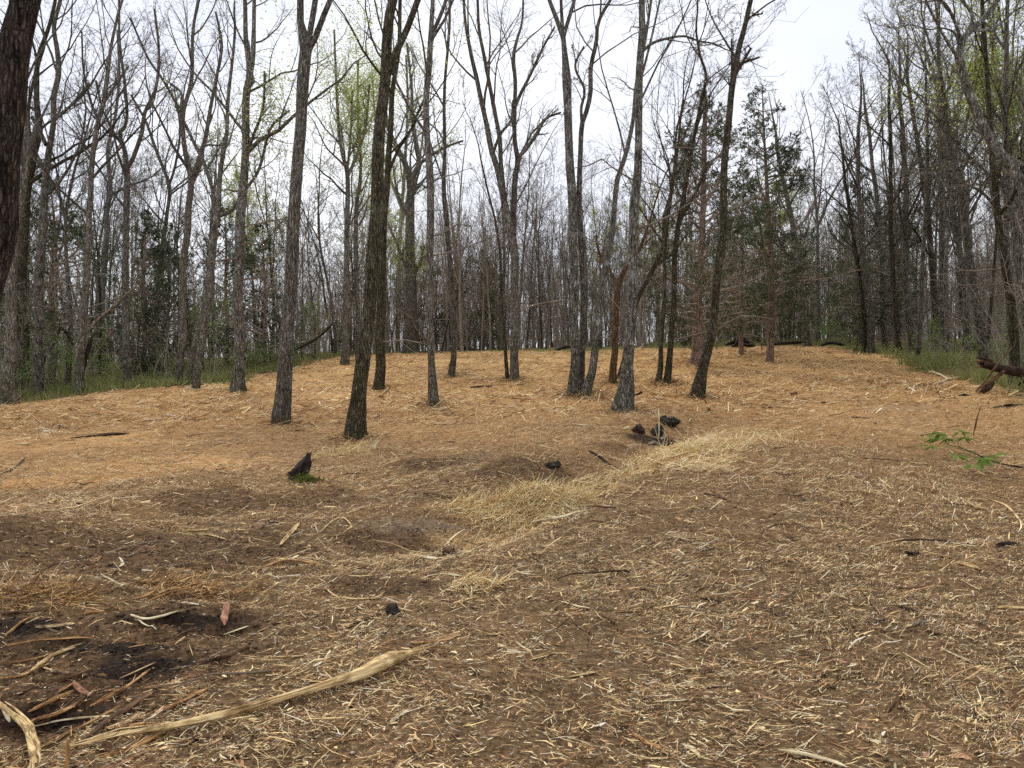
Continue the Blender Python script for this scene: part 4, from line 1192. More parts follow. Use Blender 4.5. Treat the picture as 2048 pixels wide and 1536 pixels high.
# grass and green ground cover outside the clearing
def grass(n, cx, name, label, hh, cond):
    Y = 15 + 40 * rng.random(n * 6) ** 1.1; X = (rng.random(n * 6) * 2 - 1) * (.78 * Y)
    px = 1024 + F * X / Y
    s_ = clear_sd(X, Y) + .8 * fbm(X / 1.3, Y / 1.3, 150, 2)
    k = (s_ < -.1) & cond(px, Y, s_) & (rng.random(len(X)) < np.clip(.45 + 1.5 * fbm(X / 1.6, Y / 1.6, 151, 3), 0, 1))
    X, Y = X[k][:n], Y[k][:n]; n = len(X)
    H = hh * (.5 + rng.random(n)); w_ = .008 + .012 * rng.random(n)
    Z = h(X, Y)
    d = np.stack([rng.normal(0, .35, n), rng.normal(0, .35, n), np.ones(n)], 1)
    sd_ = norm(np.stack([rng.normal(0, 1, n), rng.normal(0, .4, n), 0 * X], 1))
    B_ = np.stack([X, Y, Z - .02], 1)
    M = B_ + d * (H * .55)[:, None]
    T_ = M + (d * np.array([2.0, 2.0, .8])) * (H * .45)[:, None]
    V = np.stack([B_ - sd_ * w_[:, None], B_ + sd_ * w_[:, None], M + sd_ * w_[:, None] * .8, M - sd_ * w_[:, None] * .8, T_], 1)
    b0 = (np.arange(n) * 5)[:, None]
    me = mesh_from(name, V.reshape(-1, 3), b0 + np.array([[0, 1, 2, 3]]), b0 + np.array([[3, 2, 4]]))
    tag(link(name, me, GRASS), label, kind='stuff')
grass(40000, 0, 'grass', 'tall olive grass along the right edge of the clearing', .42, lambda px, Y, s: (px > 1690) & (Y < 34))
grass(40000, 0, 'ground_cover', 'green weeds on the forest floor left of the clearing', .30, lambda px, Y, s: (px < 720))
grass(14000, 0, 'ground_cover', 'olive weeds on the forest floor behind the clearing', .30, lambda px, Y, s: (px > 1300) & (px < 1750))

# leafy bushes
def bush_mesh(seed, H, n, leafs):
    st = np.random.default_rng(seed)
    m_ = 9
    P, R = grow(np.zeros((m_, 3)) + st.normal(0, .08, (m_, 3)) * [1, 1, 0], np.stack([st.normal(0, .5, m_), st.normal(0, .5, m_), np.ones(m_)], 1), H * (.6 + .5 * st.random(m_)), np.full(m_, .012), 7, .14, -.02, .4)
    B1, r1 = spawn(P, R, 6, .25, 1, .8, .5, .6, 4, .18, 0, .4, .005)
    C = np.concatenate([B1[:, 1], B1[:, 2], B1[:, 3], P[:, -1], P[:, -3]])
    C = C[st.integers(0, len(C), n)] + st.normal(0, .09, (n, 3))
    return mesh_from('stems', *join([tubes(P, R, 4), tubes(B1, r1, 3)])), mesh_from('foliage', *leaf_quads(C, leafs))
BUSH = [bush_mesh(301, 1.9, 900, .045), bush_mesh(302, 1.2, 700, .04)]
for a_, b_ in BUSH:
    a_.materials.append(TWIG_BR); b_.materials.append(LEAF_BUSH)
for (px, py, k, s, lab) in [(128, 770, 0, 1.3, 'green leafy bush between the tan trunk and the mossy footed grey trunk'),
                            (185, 755, 0, 1.1, 'green leafy bush right of the leaning dead stem'),
                            (62, 785, 1, 1.0, 'low green bush between the broad green trunk and the tan trunk'),
                            (330, 752, 1, 1.0, 'low green bush left of the twice forked trunk'),
                            (545, 735, 0, .8, 'green bush behind the straight grey forked trunk'),
                            (512, 742, 1, .9, 'low green bush right of the stout shaggy trunk'),
                            (1690, 688, 0, 1.0, 'bright green bush at the right bend of the clearing edge'),
                            (1655, 686, 1, 1.2, 'low green bush left of the bright one at the bend'),
                            (1860, 715, 1, 1.1, 'low green bush in the tall grass on the right'),
                            (2025, 745, 0, .9, 'green bush behind the fallen log at the right edge'),
                            (1950, 716, 1, .9, 'low green bush left of the broken log end')]:
    x, y, z = ground(px, py)
    root = link('bush', None, loc=(x, y, z)); root.scale = (s, s, s); root.rotation_euler = (0, 0, px)
    tag(root, lab, 'bush', 'green bushes under the trees')
    for nm, me in (('stems', BUSH[k][0]), ('foliage', BUSH[k][1])):
        tag(link(nm, me, None, root), kind='stuff')

# ------------------------------------------------------------------ sticks, logs, splinters on the ground
def stick_mesh(pts_w, rad, sides=7, n=14, rough=.25, squash=.7, splinters=0, seed=0, ends=True):
    st = np.random.default_rng(seed)
    P, R = resample(pts_w, rad, n)
    t = np.linspace(0, 1, n)
    if ends:
        R = R * np.clip(np.minimum(t * 5 + .35, (1 - t) * 5 + .25), 0, 1)
    parts = [tubes(P[None], R[None], sides, rough=rough, seed=seed, squash=squash)]
    for k in range(splinters):
        a_, b_ = sorted(st.random(2)); b_ = min(1.12, b_ + .25)
        tt = np.linspace(a_ - .1, b_, 6)
        q = np.stack([np.interp(tt, t, P[:, j]) for j in range(3)], 1)
        ext = (tt > 1)[:, None] * norm(P[-1] - P[-2]) * ((tt - 1) * np.linalg.norm(P[-1] - P[0]))[:, None]
        ext0 = (tt < 0)[:, None] * norm(P[0] - P[1]) * ((-tt) * np.linalg.norm(P[-1] - P[0]))[:, None]
        q = q + ext + ext0 + st.normal(0, 1, 3) * np.mean(R) * [.7, .7, .4] + np.array([0, 0, np.mean(R) * .5]) + st.normal(0, np.mean(R) * .22, (6, 3))
        r = np.mean(R) * (.22 + .3 * st.random()) * np.array([.15, .8, 1, .9, .6, .1])
        parts.append(tubes(q[None], r[None], 4, squash=.6))
    V, Q = join(parts)
    c0 = np.mean(P, 0)
    d = norm(P[-1] - P[0])
    # local frame: x along the stick so the grain follows it
    yax = norm(np.cross([0, 0, 1.], d)) if abs(d[2]) < .95 else np.array([0, 1., 0]); zax = np.cross(d, yax)
    M = np.stack([d, yax, zax], 1)
    return (V - c0) @ M, Q, c0, M

from mathutils import Matrix
def put_stick(px_pts, wpx, kind, label, name='wood_splinter', cat='wood splinter', group=None, lift=.5, splinters=0, squash=.7, stand=False, Y=None, zoff=0, sides=7, rough=.25):
    W_, R_ = [], []
    if stand:
        bx, by = px_pts[0]
        _, Y0 = cast(bx, by)
        for (x, y) in px_pts:
            W_.append(((x - 1024) / F * Y0, Y0, CAMZ - (y - 768) / F * Y0))
        W_[0] = (W_[0][0], W_[0][1], float(h(W_[0][0], W_[0][1])) - .03)
        R_ = [wpx / 2 / F * Y0] * len(W_)
    else:
        for (x, y) in px_pts:
            X_, Y_ = cast(x, y) if Y is None else ((x - 1024) / F * Y, Y)
            r = (wpx[len(W_)] if isinstance(wpx, list) else wpx) / 2 / F * Y_
            zz = float(h(X_, Y_)) + r * lift + zoff if Y is None else CAMZ - (y - 768) / F * Y
            W_.append((X_, Y_, zz)); R_.append(r)
        if Y is None and len(W_) == 2:
            a_, b_ = np.array(W_[0]), np.array(W_[1]); mmid = (a_ + b_) / 2 + norm(np.cross(b_ - a_, [0, 0, 1])) * np.linalg.norm(b_ - a_) * rng.normal(0, .03)
            mmid[2] = max(mmid[2], float(h(mmid[0], mmid[1])) + R_[0] * .6)
            W_ = [W_[0], tuple(mmid), W_[1]]; R_ = [R_[0], (R_[0] + R_[1]) / 2 * 1.1, R_[1]]
    if not stand and Y is None:
        # let the piece lie on the bumps instead of running through them
        D_, E_ = resample(np.array(W_), np.array(R_), 24)
        up_ = np.clip(h(D_[:, 0], D_[:, 1]) + E_ * .5 - D_[:, 2], 0, .05)
        W_ = D_ + np.stack([0 * up_, 0 * up_, .35 * up_ + .65 * up_.max()], 1); R_ = E_
    V, Q, c0, M = stick_mesh(np.array(W_), np.array(R_), sides=sides, splinters=splinters, squash=squash, n=14 if len(W_) < 20 else 20, seed=int(abs(px_pts[0][0]) * 7 + px_pts[0][1]), rough=rough)
    o = link(name, mesh_from(name, V, Q, smooth=False), WOOD[kind])
    o.matrix_world = Matrix.Translation(Vector(c0)) @ Matrix(M.tolist()).to_4x4()
    tag(o, label, cat, group)
    return o

put_stick([(138, 1513), (210, 1493), (293, 1480), (390, 1463), (500, 1434), (573, 1411), (646, 1389), (720, 1366), (768, 1342), (846, 1311)], [7, 11, 12, 13, 13, 9, 12, 20, 24, 12], 'pale',
          'long splintered pale log lying across the bottom left foreground', 'split_log', 'log', splinters=22, squash=.9, sides=17, rough=.45, zoff=.03)
put_stick([(-8, 1424), (24, 1450), (49, 1473), (64, 1503), (70, 1560)], [9, 14, 19, 23, 22], 'pale', 'thick split forked stick in the bottom left corner', 'split_stick', 'stick', splinters=10, sides=11, lift=1.2, rough=.45, zoff=.03)
put_stick([(52, 1478), (66, 1462), (100, 1446), (150, 1428)], 9, 'tan', 'tan prong torn off the thick forked corner stick', 'wood_splinter', 'wood splinter', splinters=4, lift=1.0, zoff=.02)
put_stick([(133, 1560), (134, 1520), (136, 1478)], 11, 'tan', 'upright broken stub poking up beside the long log in the bottom left', 'broken_stub', 'stick', stand=True)
put_stick([(151, 1503), (220, 1449), (262, 1420), (312, 1389)], 13, 'brown', 'dark brown bark covered stick ending at the long pale log', 'fallen_stick', 'stick')
TR_ST = [  # points, width, wood, description
    ([(54, 1464), (146, 1442), (232, 1437)], 6, 'cream', 'long thin cream sliver above the bottom left corner'),
    ([(56, 1432), (105, 1410), (152, 1387)], 11, 'tan', 'tan slab of split wood above the thin cream sliver'),
    ([(68, 1459), (120, 1432), (172, 1399)], 9, 'brown', 'brown stick beside the tan slab in the bottom left'),
    ([(117, 1391), (149, 1368)], 8, 'tan', 'short tan sliver at the upper end of the tan slab'),
    ([(146, 1374), (182, 1396)], 11, 'pink', 'pinkish inner bark piece crossing the tan slab end'),
    ([(-5, 1299), (85, 1295), (186, 1283)], 6, 'tan', 'long tan stick at the left edge below the black mud'),
    ([(161, 1238), (200, 1229), (236, 1219)], 6, 'tan', 'tan stick left of the black mud patch'),
    ([(261, 1236), (293, 1242), (330, 1238), (356, 1233)], 8, 'cream', 'shaggy cream root lying on the black mud patch'),
    ([(270, 1245), (285, 1260), (313, 1272)], 4.5, 'cream', 'thin cream rootlet below the shaggy root on black mud'),
    ([(453, 1215), (449, 1264)], 13, 'pink', 'pinkish bark slab right of the black mud patch'),
    ([(447, 1272), (499, 1259)], 5, 'cream', 'short cream sliver below the pinkish bark slab'),
    ([(261, 1206), (313, 1183)], 8, 'tan', 'tan slab above the black mud patch'),
    ([(288, 1208), (340, 1188), (396, 1167)], 5, 'tan', 'long tan sliver above the black mud patch'),
    ([(239, 1360), (312, 1332)], 4, 'pale', 'thin pale sliver below the black mud patch'),
    ([(286, 1384), (340, 1370), (392, 1353)], 7, 'tan', 'tan stick above the long pale log'),
    ([(624, 1322), (660, 1326), (688, 1338)], 6, 'pale', 'pale curved sliver above the long log'),
    ([(593, 1359), (630, 1366), (672, 1371)], 6, 'pale', 'pale sliver lying against the middle of the long log'),
    ([(805, 1269), (826, 1248)], 6, 'grey', 'short grey stick above the upper end of the long log'),
    ([(817, 1289), (890, 1283), (927, 1268)], 5, 'tan', 'thin tan stick right of the short grey stick'),
    ([(651, 1178), (676, 1197), (746, 1200), (770, 1186)], 5, 'pale', 'bent pale twig in the middle left foreground'),
    ([(656, 1487), (722, 1480)], 6, 'tan', 'tan sliver below the long log'),
    ([(781, 1448), (817, 1424)], 8, 'cream', 'shredded cream fibre below the upper end of the long log'),
    ([(1056, 1322), (1098, 1310), (1138, 1311)], 8, 'pale', 'pale curved stick in the centre foreground'),
    ([(1122, 1205), (1156, 1217), (1190, 1221)], 5, 'cream', 'thin cream sliver above the pale curved stick'),
    ([(1146, 1243), (1190, 1277)], 6, 'brown', 'brown twig crossing below the thin cream sliver'),
    ([(1234, 1228), (1298, 1226)], 5, 'tan', 'thin tan twig in the centre foreground'),
    ([(1237, 1326), (1274, 1306)], 5, 'pale', 'pale straight sliver right of the pale curved stick'),
    ([(1137, 1357), (1192, 1346)], 6, 'pale', 'pale sliver below the pale curved stick'),
    ([(1374, 1291), (1400, 1278), (1422, 1264)], 5, 'cream', 'cream twig of a crossed pair right of centre'),
    ([(1400, 1250), (1440, 1286)], 5, 'tan', 'tan twig of a crossed pair right of centre'),
    ([(1220, 1424), (1256, 1430), (1295, 1424)], 5, 'tan', 'thin tan twig low in the centre foreground'),
    ([(1290, 1492), (1332, 1475)], 5, 'pale', 'pale sliver near the bottom edge right of centre'),
    ([(1229, 1478), (1256, 1453)], 7, 'dark', 'dark stick near the bottom edge at the centre'),
    ([(1268, 1523), (1343, 1520)], 5, 'pale', 'long pale sliver along the bottom edge'),
    ([(1826, 1255), (1864, 1245)], 11, 'grey', 'short round grey billet in the right foreground'),
    ([(1878, 1300), (1912, 1315), (1948, 1330)], 6, 'cream', 'straight cream stick in the right foreground'),
    ([(1995, 1218), (2060, 1221)], 9, 'pale', 'pale slab at the right edge of the foreground'),
    ([(1614, 1394), (1646, 1357), (1688, 1345)], 5, 'brown', 'bent brown twig in the lower right foreground'),
    ([(1773, 1433), (1788, 1412), (1800, 1394)], 8, 'brown', 'brown bark stick in the lower right foreground'),
    ([(1556, 1508), (1621, 1524), (1695, 1542)], 12, 'cream', 'thick cream split stick at the bottom edge right of centre'),
    ([(1548, 1389), (1627, 1426)], 6, 'tan', 'tan sliver left of the bent brown twig'),
    ([(1848, 1470), (1892, 1489)], 5, 'pale', 'pale sliver near the bottom right'),
    ([(1826, 1455), (1854, 1426)], 6, 'pale', 'pale sliver crossing the grass stems near the bottom right'),
    ([(1658, 1486), (1720, 1513)], 4, 'tan', 'thin tan twig above the thick cream split stick'),
    ([(1912, 1129), (1960, 1143)], 11, 'pale', 'pale topped plank with a dark side on the right'),
    ([(1812, 1112), (1840, 1115)], 13, 'dark', 'dark wet chunk left of the pale topped plank'),
    ([(1992, 1095), (2038, 1089)], 9, 'dark', 'dark stick near the right edge above the pale topped plank'),
    ([(1971, 997), (2012, 1013), (2052, 1058)], 5, 'pale', 'long pale twig reaching the right edge'),
    ([(1985, 817), (2056, 811)], 7, 'dark', 'dark branch on the ground below the fallen log'),
    ([(1548, 1131), (1599, 1119)], 6, 'tan', 'tan stick right of centre in the middle ground'),
    ([(1743, 1093), (1808, 1080)], 4, 'pale', 'thin pale twig left of the dark wet chunk'),
    ([(1063, 1050), (1120, 1040), (1183, 1024)], 8, 'cream', 'cream stick along the lower side of the straw pile'),
    ([(1081, 989), (1115, 1006), (1148, 1023)], 6, 'cream', 'cream splinter draped over the straw pile'),
    ([(1176, 902), (1222, 933)], 5, 'dark', 'dark root tip left of the hollow'),
    ([(1268, 916), (1328, 933)], 7, 'pale', 'pale splinter below the hollow, left of a crossing pair'),
    ([(1327, 938), (1392, 909)], 7, 'pale', 'pale splinter below the hollow, right of a crossing pair'),
    ([(1298, 892), (1339, 874)], 9, 'grey', 'grey brown branch lying inside the hollow'),
    ([(1403, 988), (1462, 1004)], 6, 'brown', 'brown bark strip right of the straw pile'),
    ([(1293, 1127), (1332, 1138)], 6, 'pale', 'pale sliver below and right of the straw pile'),
    ([(1144, 849), (1178, 852)], 4, 'cream', 'cream sliver left of the stout lichened trunk foot'),
    ([(561, 1094), (580, 1072), (599, 1050)], 9, 'pale', 'split pale stick below the dark stump shard'),
    ([(510, 1149), (568, 1127), (646, 1135)], 6, 'tan', 'angled tan twig below the split pale stick'),
    ([(642, 1066), (681, 1039), (703, 1056), (684, 1072)], 4, 'pale', 'hooked pale twig right of the split pale stick'),
    ([(838, 1115), (875, 1121)], 10, 'cream', 'stubby cream chunk left of the straw pile'),
    ([(878, 1149), (924, 1154)], 6, 'cream', 'cream sliver below the stubby cream chunk'),
    ([(140, 878), (168, 875), (258, 868)], 6, 'dark', 'dark grey branch on the left orange mulch'),
    ([(32, 890), (58, 889)], 6, 'cream', 'cream chunk on the left orange mulch'),
    ([(80, 863), (100, 865)], 7, 'cream', 'small white chunk on the far left mulch'),
    ([(-4, 952), (24, 941), (50, 918)], 4, 'dark', 'dark twig at the left edge of the orange mulch'),
    ([(366, 1064), (418, 1064)], 5, 'pale', 'pale sliver left of the dark stump shard, upper of two'),
    ([(400, 1071), (453, 1082)], 5, 'pale', 'pale sliver left of the dark stump shard, lower of two'),
    ([(1858, 743), (1897, 761)], 5, 'cream', 'cream stick in front of the tall grass, left of a crossing pair'),
    ([(1872, 768), (1922, 754)], 5, 'cream', 'cream stick in front of the tall grass, right of a crossing pair'),
    ([(204, 771), (236, 782)], 4, 'cream', 'cream stick at the left woods edge beside the mossy footed trunk'),
    ([(330, 776), (375, 768), (415, 772)], 5, 'dark', 'dark fallen branch at the foot of the leaning pair'),
    ([(520, 748), (556, 742)], 4, 'dark', 'dark fallen branch behind the straight grey forked trunk'),
    ([(1700, 835), (1740, 838)], 4, 'dark', 'dark stick on the right golden slope, upper of two'),
    ([(1640, 806), (1672, 807)], 5, 'brown', 'dark stick on the right golden slope, left of two'),
    ([(1020, 797), (1060, 799)], 4, 'tan', 'tan splinter in front of the V crowned tree'),
    ([(940, 776), (985, 773)], 5, 'dark', 'dark strip of bark left of the V crowned tree'),
]
for p_, w_, k_, l_ in TR_ST:
    put_stick(p_, w_, k_, l_, 'wood_splinter' if k_ in ('pale', 'cream', 'tan', 'pink') else 'fallen_stick', 'wood splinter' if k_ in ('pale', 'cream', 'tan', 'pink') else 'stick',
              splinters=2 if w_ >= 6 else 0, squash=.6)
put_stick([(1317, 878), (1318, 850), (1317, 818)], 3.5, 'cream', 'thin pale twig standing upright in the dark hollow', 'upright_twig', 'stick', stand=True)

put_stick([(20, 1448), (3, 1425), (-14, 1405)], 7, 'cream', 'thin pale tip of wood above the thick forked corner stick', 'wood_splinter', 'wood splinter')
HEAP = sorted([(30, 1400, 190, 1345), (60, 1352, 150, 1300), (0, 1360, 90, 1335), (90, 1500, 240, 1420), (200, 1520, 330, 1470), (20, 1330, 120, 1310), (180, 1420, 300, 1350),
        (230, 1470, 420, 1400), (330, 1500, 470, 1475), (110, 1440, 210, 1375), (40, 1510, 130, 1475), (300, 1440, 420, 1380), (0, 1235, 90, 1225), (70, 1262, 150, 1250), (10, 1285, 60, 1240),
        (400, 1330, 500, 1300), (420, 1530, 560, 1500), (240, 1535, 330, 1500), (0, 1180, 80, 1195), (120, 1210, 190, 1180)], key=lambda q: q[1] + q[3])
HK = ['brown', 'tan', 'brown', 'pale', 'tan', 'brown', 'tan', 'pale', 'tan', 'brown', 'tan', 'brown', 'tan', 'brown', 'tan', 'brown', 'pale', 'tan', 'brown', 'tan']
for i, ((x0, y0, x1, y1), kd) in enumerate(zip(HEAP, HK)):
    w_ = [8, 5, 10, 6, 7][i % 5]
    nk = min([(520, 1425, 'long log'), (50, 1480, 'corner stick'), (375, 1240, 'black mud'), (105, 1410, 'tan slab')], key=lambda m_: (m_[0] - x0) ** 2 + (m_[1] - y0) ** 2)[2]
    put_stick([(x0, y0), ((x0 + x1) / 2 + random.gauss(0, 4), (y0 + y1) / 2 + random.gauss(0, 4)), (x1, y1)], w_, kd,
              f"{ORD[i]} {kd} shredded stick from the top of the bottom left heap, near the {nk}", 'fallen_stick', 'stick', 'shredded sticks heaped in the bottom left', splinters=4, squash=.7, rough=.35, lift=.9)
# unnamed splinters in the foreground, alike
SPL = []
for k in range(10):
    st = np.random.default_rng(500 + k)
    L = 1.0
    x = np.linspace(-.5, .5, 5)
    P = np.stack([x, .10 * st.normal() * (x * x * 4 - .5) + st.normal(0, .015, 5), .04 * st.normal() * (x * x * 4)], 1)
    R = np.array([.018, .035, .04, .034, .012]) * (.7 + .7 * st.random())
    parts = [tubes(P[None], R[None], 5, rough=.3, squash=.5, seed=k)]
    if k % 2:
        P2 = P * [.6, 1, 1] + [.22, .05, .02]; parts.append(tubes(P2[None], R[None] * .5, 4, squash=.5))
    SPL.append(mesh_from('splinter', *join(parts)))
SPLM = {}
for kd in ('pale', 'cream', 'tan', 'brown', 'pink'):
    for k in range(10):
        me = SPL[k].copy(); me.materials.append(WOOD[kd]); SPLM[(kd, k)] = me
WORDS = {'pale': 'straw coloured', 'cream': 'cream', 'tan': 'tan', 'brown': 'dark brown', 'pink': 'pinkish'}
MARKS = [(520, 1425, 'long splintered pale log'), (50, 1480, 'thick forked corner stick'), (375, 1240, 'black mud patch'), (450, 1240, 'pinkish bark slab'),
         (1085, 1004, 'pale straw heap'), (592, 935, 'jagged dark stump shard'), (1845, 1250, 'round grey billet'), (1620, 1525, 'thick cream split stick'),
         (1400, 1272, 'crossed pair of twigs'), (1097, 1313, 'pale curved centre stick'), (1645, 1365, 'bent brown twig'), (1913, 1315, 'straight cream stick'),
         (1826, 1113, 'dark wet chunk'), (785, 1232, 'small black clod'), (945, 1175, 'pale bark tuft'), (1240, 1465, 'dark bottom centre stick')]
spl = {}
for i in range(200):
    Yd = 2.7 + 4.6 * random.random() ** 1.2; Xd = (random.random() * 2 - 1) * (.64 * Yd)
    kd = random.choices(['pale', 'cream', 'tan', 'brown', 'pink'], [4, 3, 4, 3, 2])[0]
    o = link('wood_splinter', SPLM[(kd, random.randrange(10))], None, loc=(Xd, Yd, float(h(Xd, Yd)) + .012))
    L = .08 + .16 * random.random() ** 2
    o.scale = (L, L * (.8 + .5 * random.random()), L)
    o.rotation_euler = (random.gauss(0, .3), random.gauss(0, .12), random.gauss(.2, .9))
    sx_, sy_, _ = project(np.array([Xd, Yd, o.location.z]))
    q = min(MARKS, key=lambda m_: (m_[0] - sx_) ** 2 + 1.6 * (m_[1] - sy_) ** 2)
    dx_, dy_ = sx_ - q[0], sy_ - q[1]
    way = ('right of' if dx_ > 0 else 'left of') if abs(dx_) > 1.6 * abs(dy_) else ('above' if dy_ < 0 else 'below')
    size = 'short' if L < .11 else 'longer'
    tag(o, None, 'wood splinter', 'loose splinters on the foreground mulch')
    spl.setdefault((size, WORDS[kd], way, q[2]), []).append((dx_ * dx_ + dy_ * dy_, o))
NEAR = ['', 'next nearest ', 'third nearest ', 'fourth nearest ', 'fifth nearest ', 'sixth nearest ', 'seventh nearest ', 'eighth nearest ']
for (size, cw, way, mk), lst in spl.items():
    lst.sort(key=lambda q: q[0])
    for j, (_, o) in enumerate(lst):
        pre = ('nearest ' if len(lst) > 1 and j == 0 else NEAR[min(j, 7)])
        o['label'] = f'{pre}{size} {cw} splinter {way} the {mk}'

# straw-like fibre heap
def fibre_heap(px, py, n, rx, ry, hz, label, pal, L0=.16):
    x0, y0 = cast(px, py)
    r = np.sqrt(rng.random(n)); an = rng.random(n) * 6.283
    X = x0 + rx * r * np.cos(an); Y = y0 + ry * r * np.sin(an)
    Z = h(X, Y) + hz * (1 - r ** 2) * rng.random(n) + .01
    th = rng.normal(.3, 1.0, n); pt = rng.normal(.0, .45, n)
    D = np.stack([np.cos(th), np.sin(th), pt], 1)
    P, R = grow(np.stack([X, Y, Z], 1), D, L0 * (.4 + 1.4 * rng.random(n)), .0022 + .0042 * rng.random(n) ** 2, 4, .24, -.02, .4)
    V, Q = tubes(P, R, 3)
    col = np.repeat(pal[rng.integers(0, len(pal), n)] * (.8 + .4 * rng.random((n, 1))), 12, 0)
    o = link('fibre_heap', mesh_from('fibre_heap', V, Q, col=col), CHIP)
    tag(o, label, 'fibre heap')
pal_s = np.array([lin(236, 212, 156), lin(244, 228, 184), lin(222, 190, 130), lin(190, 150, 98)])
pal_b = np.array([lin(150, 110, 66), lin(186, 146, 92), lin(120, 84, 52), lin(205, 172, 118)])
fibre_heap(1085, 1004, 3000, .55, .28, .17, 'heap of pale shredded straw like wood fibre below the dark hollow', pal_s)
fibre_heap(1000, 1030, 1200, .6, .3, .05, 'flat spread of pale fibre left of the shredded straw heap', pal_s)
fibre_heap(1370, 905, 1100, .9, .6, .06, 'pale fibre sweep right of the dark hollow', pal_s, .24)
fibre_heap(1215, 965, 500, .55, .4, .06, 'pale fibre lining the gully between the hollow and the straw heap', pal_s, .2)
fibre_heap(945, 1175, 220, .22, .12, .07, 'small tuft of pale shredded bark left of centre', pal_s, .12)
fibre_heap(690, 905, 500, .5, .3, .06, 'pale fibre at the foot of the leaning mossy trunk', pal_s, .2)
fibre_heap(70, 1190, 260, .4, .2, .04, 'brown fibre clump on the left above the tan stick', pal_b)
fibre_heap(420, 1185, 240, .45, .12, .03, 'golden fibre strip above the black mud patch', pal_b, .14)
fibre_heap(340, 1170, 120, .3, .1, .02, 'brown fibre left of the golden strip', pal_b, .14)

# litter drifted against the trunk feet
LX, LY = [], []
for x_, y_, s_ in TREES:
    if 450 < x_ < 1420 and y_ > 720:
        cx_, cy_ = cast(x_, y_)
        a_ = rng.random(200) * 6.283; r_ = .16 + np.abs(rng.normal(0, .28, 200))
        LX.append(cx_ + r_ * np.cos(a_)); LY.append(cy_ + r_ * np.sin(a_))
LX, LY = np.concatenate(LX), np.concatenate(LY); n = len(LX)
th = rng.random(n) * 6.283
P, Rr = grow(np.stack([LX, LY, h(LX, LY) + .05 * rng.random(n)], 1), np.stack([np.cos(th), np.sin(th), rng.normal(0, .35, n)], 1), .08 + .22 * rng.random(n), .003 + .006 * rng.random(n) ** 2, 3, .2, -.03, .4)
V, Q = tubes(P, Rr, 3)
pl = np.array([lin(150, 112, 70), lin(110, 82, 54), lin(196, 158, 106), lin(84, 62, 44), lin(222, 194, 142)])
tag(link('trunk_litter', mesh_from('trunk_litter', V, Q, col=np.repeat(pl[rng.integers(0, 5, n)], 9, 0)), CHIP), 'shredded litter drifted against the feet of the trunks in the clearing', kind='stuff')

# dark stump shards and root chunks
def shard(px, py, sx, sy, sz, rz, tilt, kind, label, seed, name='stump_shard', cat='stump', spike=.3):
    st = np.random.default_rng(seed)
    nU, nV = 30, 17
    u = np.arange(nU) / nU * 2 * np.pi; v = np.linspace(0, 1, nV)
    rad = np.sin(np.clip(v * 1.12 - .06, 0.001, 1) * np.pi * .62 + .55)
    U, Vv = np.meshgrid(u, v)
    an = vnoise(np.cos(U) * 1.6 + seed, np.sin(U) * 1.6 + Vv * 1.4, seed) * .9 + vnoise(np.cos(U) * 4 + seed, np.sin(U) * 4 + Vv * 3, seed + 1) * .4
    rr = rad[:, None] * (1 + an)
    top = 1 + .55 * np.cos(U - .4) * (spike) + .5 * vnoise(np.cos(U) * 2.2 + seed, np.sin(U) * 2.2, seed + 5)
    rr = rr * (1 + .42 * vnoise(np.cos(U) * 9 + seed, np.sin(U) * 9 + Vv * 6, seed + 9))
    V3 = np.stack([rr * np.cos(U) * sx, rr * np.sin(U) * sy, (Vv * top - .25) * sz], -1).reshape(-1, 3)
    V3 = np.vstack([V3, [V3[-nU:].mean(0) * [1, 1, .8]]])
    id_ = np.arange(nU * nV).reshape(nV, nU)
    Q = np.stack([id_[:-1], np.roll(id_[:-1], -1, 1), np.roll(id_[1:], -1, 1), id_[1:]], -1).reshape(-1, 4)
    T = np.stack([id_[-1], np.roll(id_[-1], -1), np.full(nU, nU * nV)], -1)
    x, y, z = ground(px, py)
    o = link(name, mesh_from(name, V3, Q, T), WOOD[kind], loc=(x, y, z))
    o.rotation_euler = (0, tilt, rz)
    tag(o, label, cat)
    return o
shard(592, 957, .12, .09, .30, .5, .35, 'dark', 'jagged dark stump shard tilted out of the mulch below the grey forked trunk', 3, spike=1.0)
shard(1278, 866, .11, .10, .17, 1.2, .2, 'rust', 'rounded brown root chunk at the left of the dark hollow', 14, 'root_chunk', 'root')
shard(1316, 870, .15, .12, .18, .2, -.2, 'mossrock', 'dark mossy stump in the middle of the hollow', 22)
shard(1338, 850, .24, .13, .19, 2.2, .1, 'mossrock', 'larger dark mossy stump at the back of the hollow', 37)
shard(1330, 890, .20, .14, .12, 2.8, .1, 'dark', 'dark buried root at the front of the hollow', 41, 'root_chunk', 'root')
shard(785, 1232, .05, .045, .09, 1.0, .1, 'dark', 'small black clod in the centre left foreground', 45, 'soil_clod', 'clod')
shard(900, 1108, .09, .05, .06, 1.0, .1, 'brown', 'dark brown clod left of the straw heap', 46, 'soil_clod', 'clod')
shard(1105, 935, .12, .08, .10, .1, .1, 'dark', 'dark clod on the bare earth left of the hollow', 49, 'soil_clod', 'clod')
x, y, z = ground(612, 965)
C = np.array([x, y, z]) + rng.normal(0, 1, (420, 3)) * [.09, .07, .05]; C[:, 2] = np.maximum(C[:, 2], h(C[:, 0], C[:, 1])) + .02
tag(link('moss_clump', mesh_from('moss_clump', *leaf_quads(C, .02)), MOSS), 'yellow green moss clump at the foot of the jagged stump shard', kind='stuff')

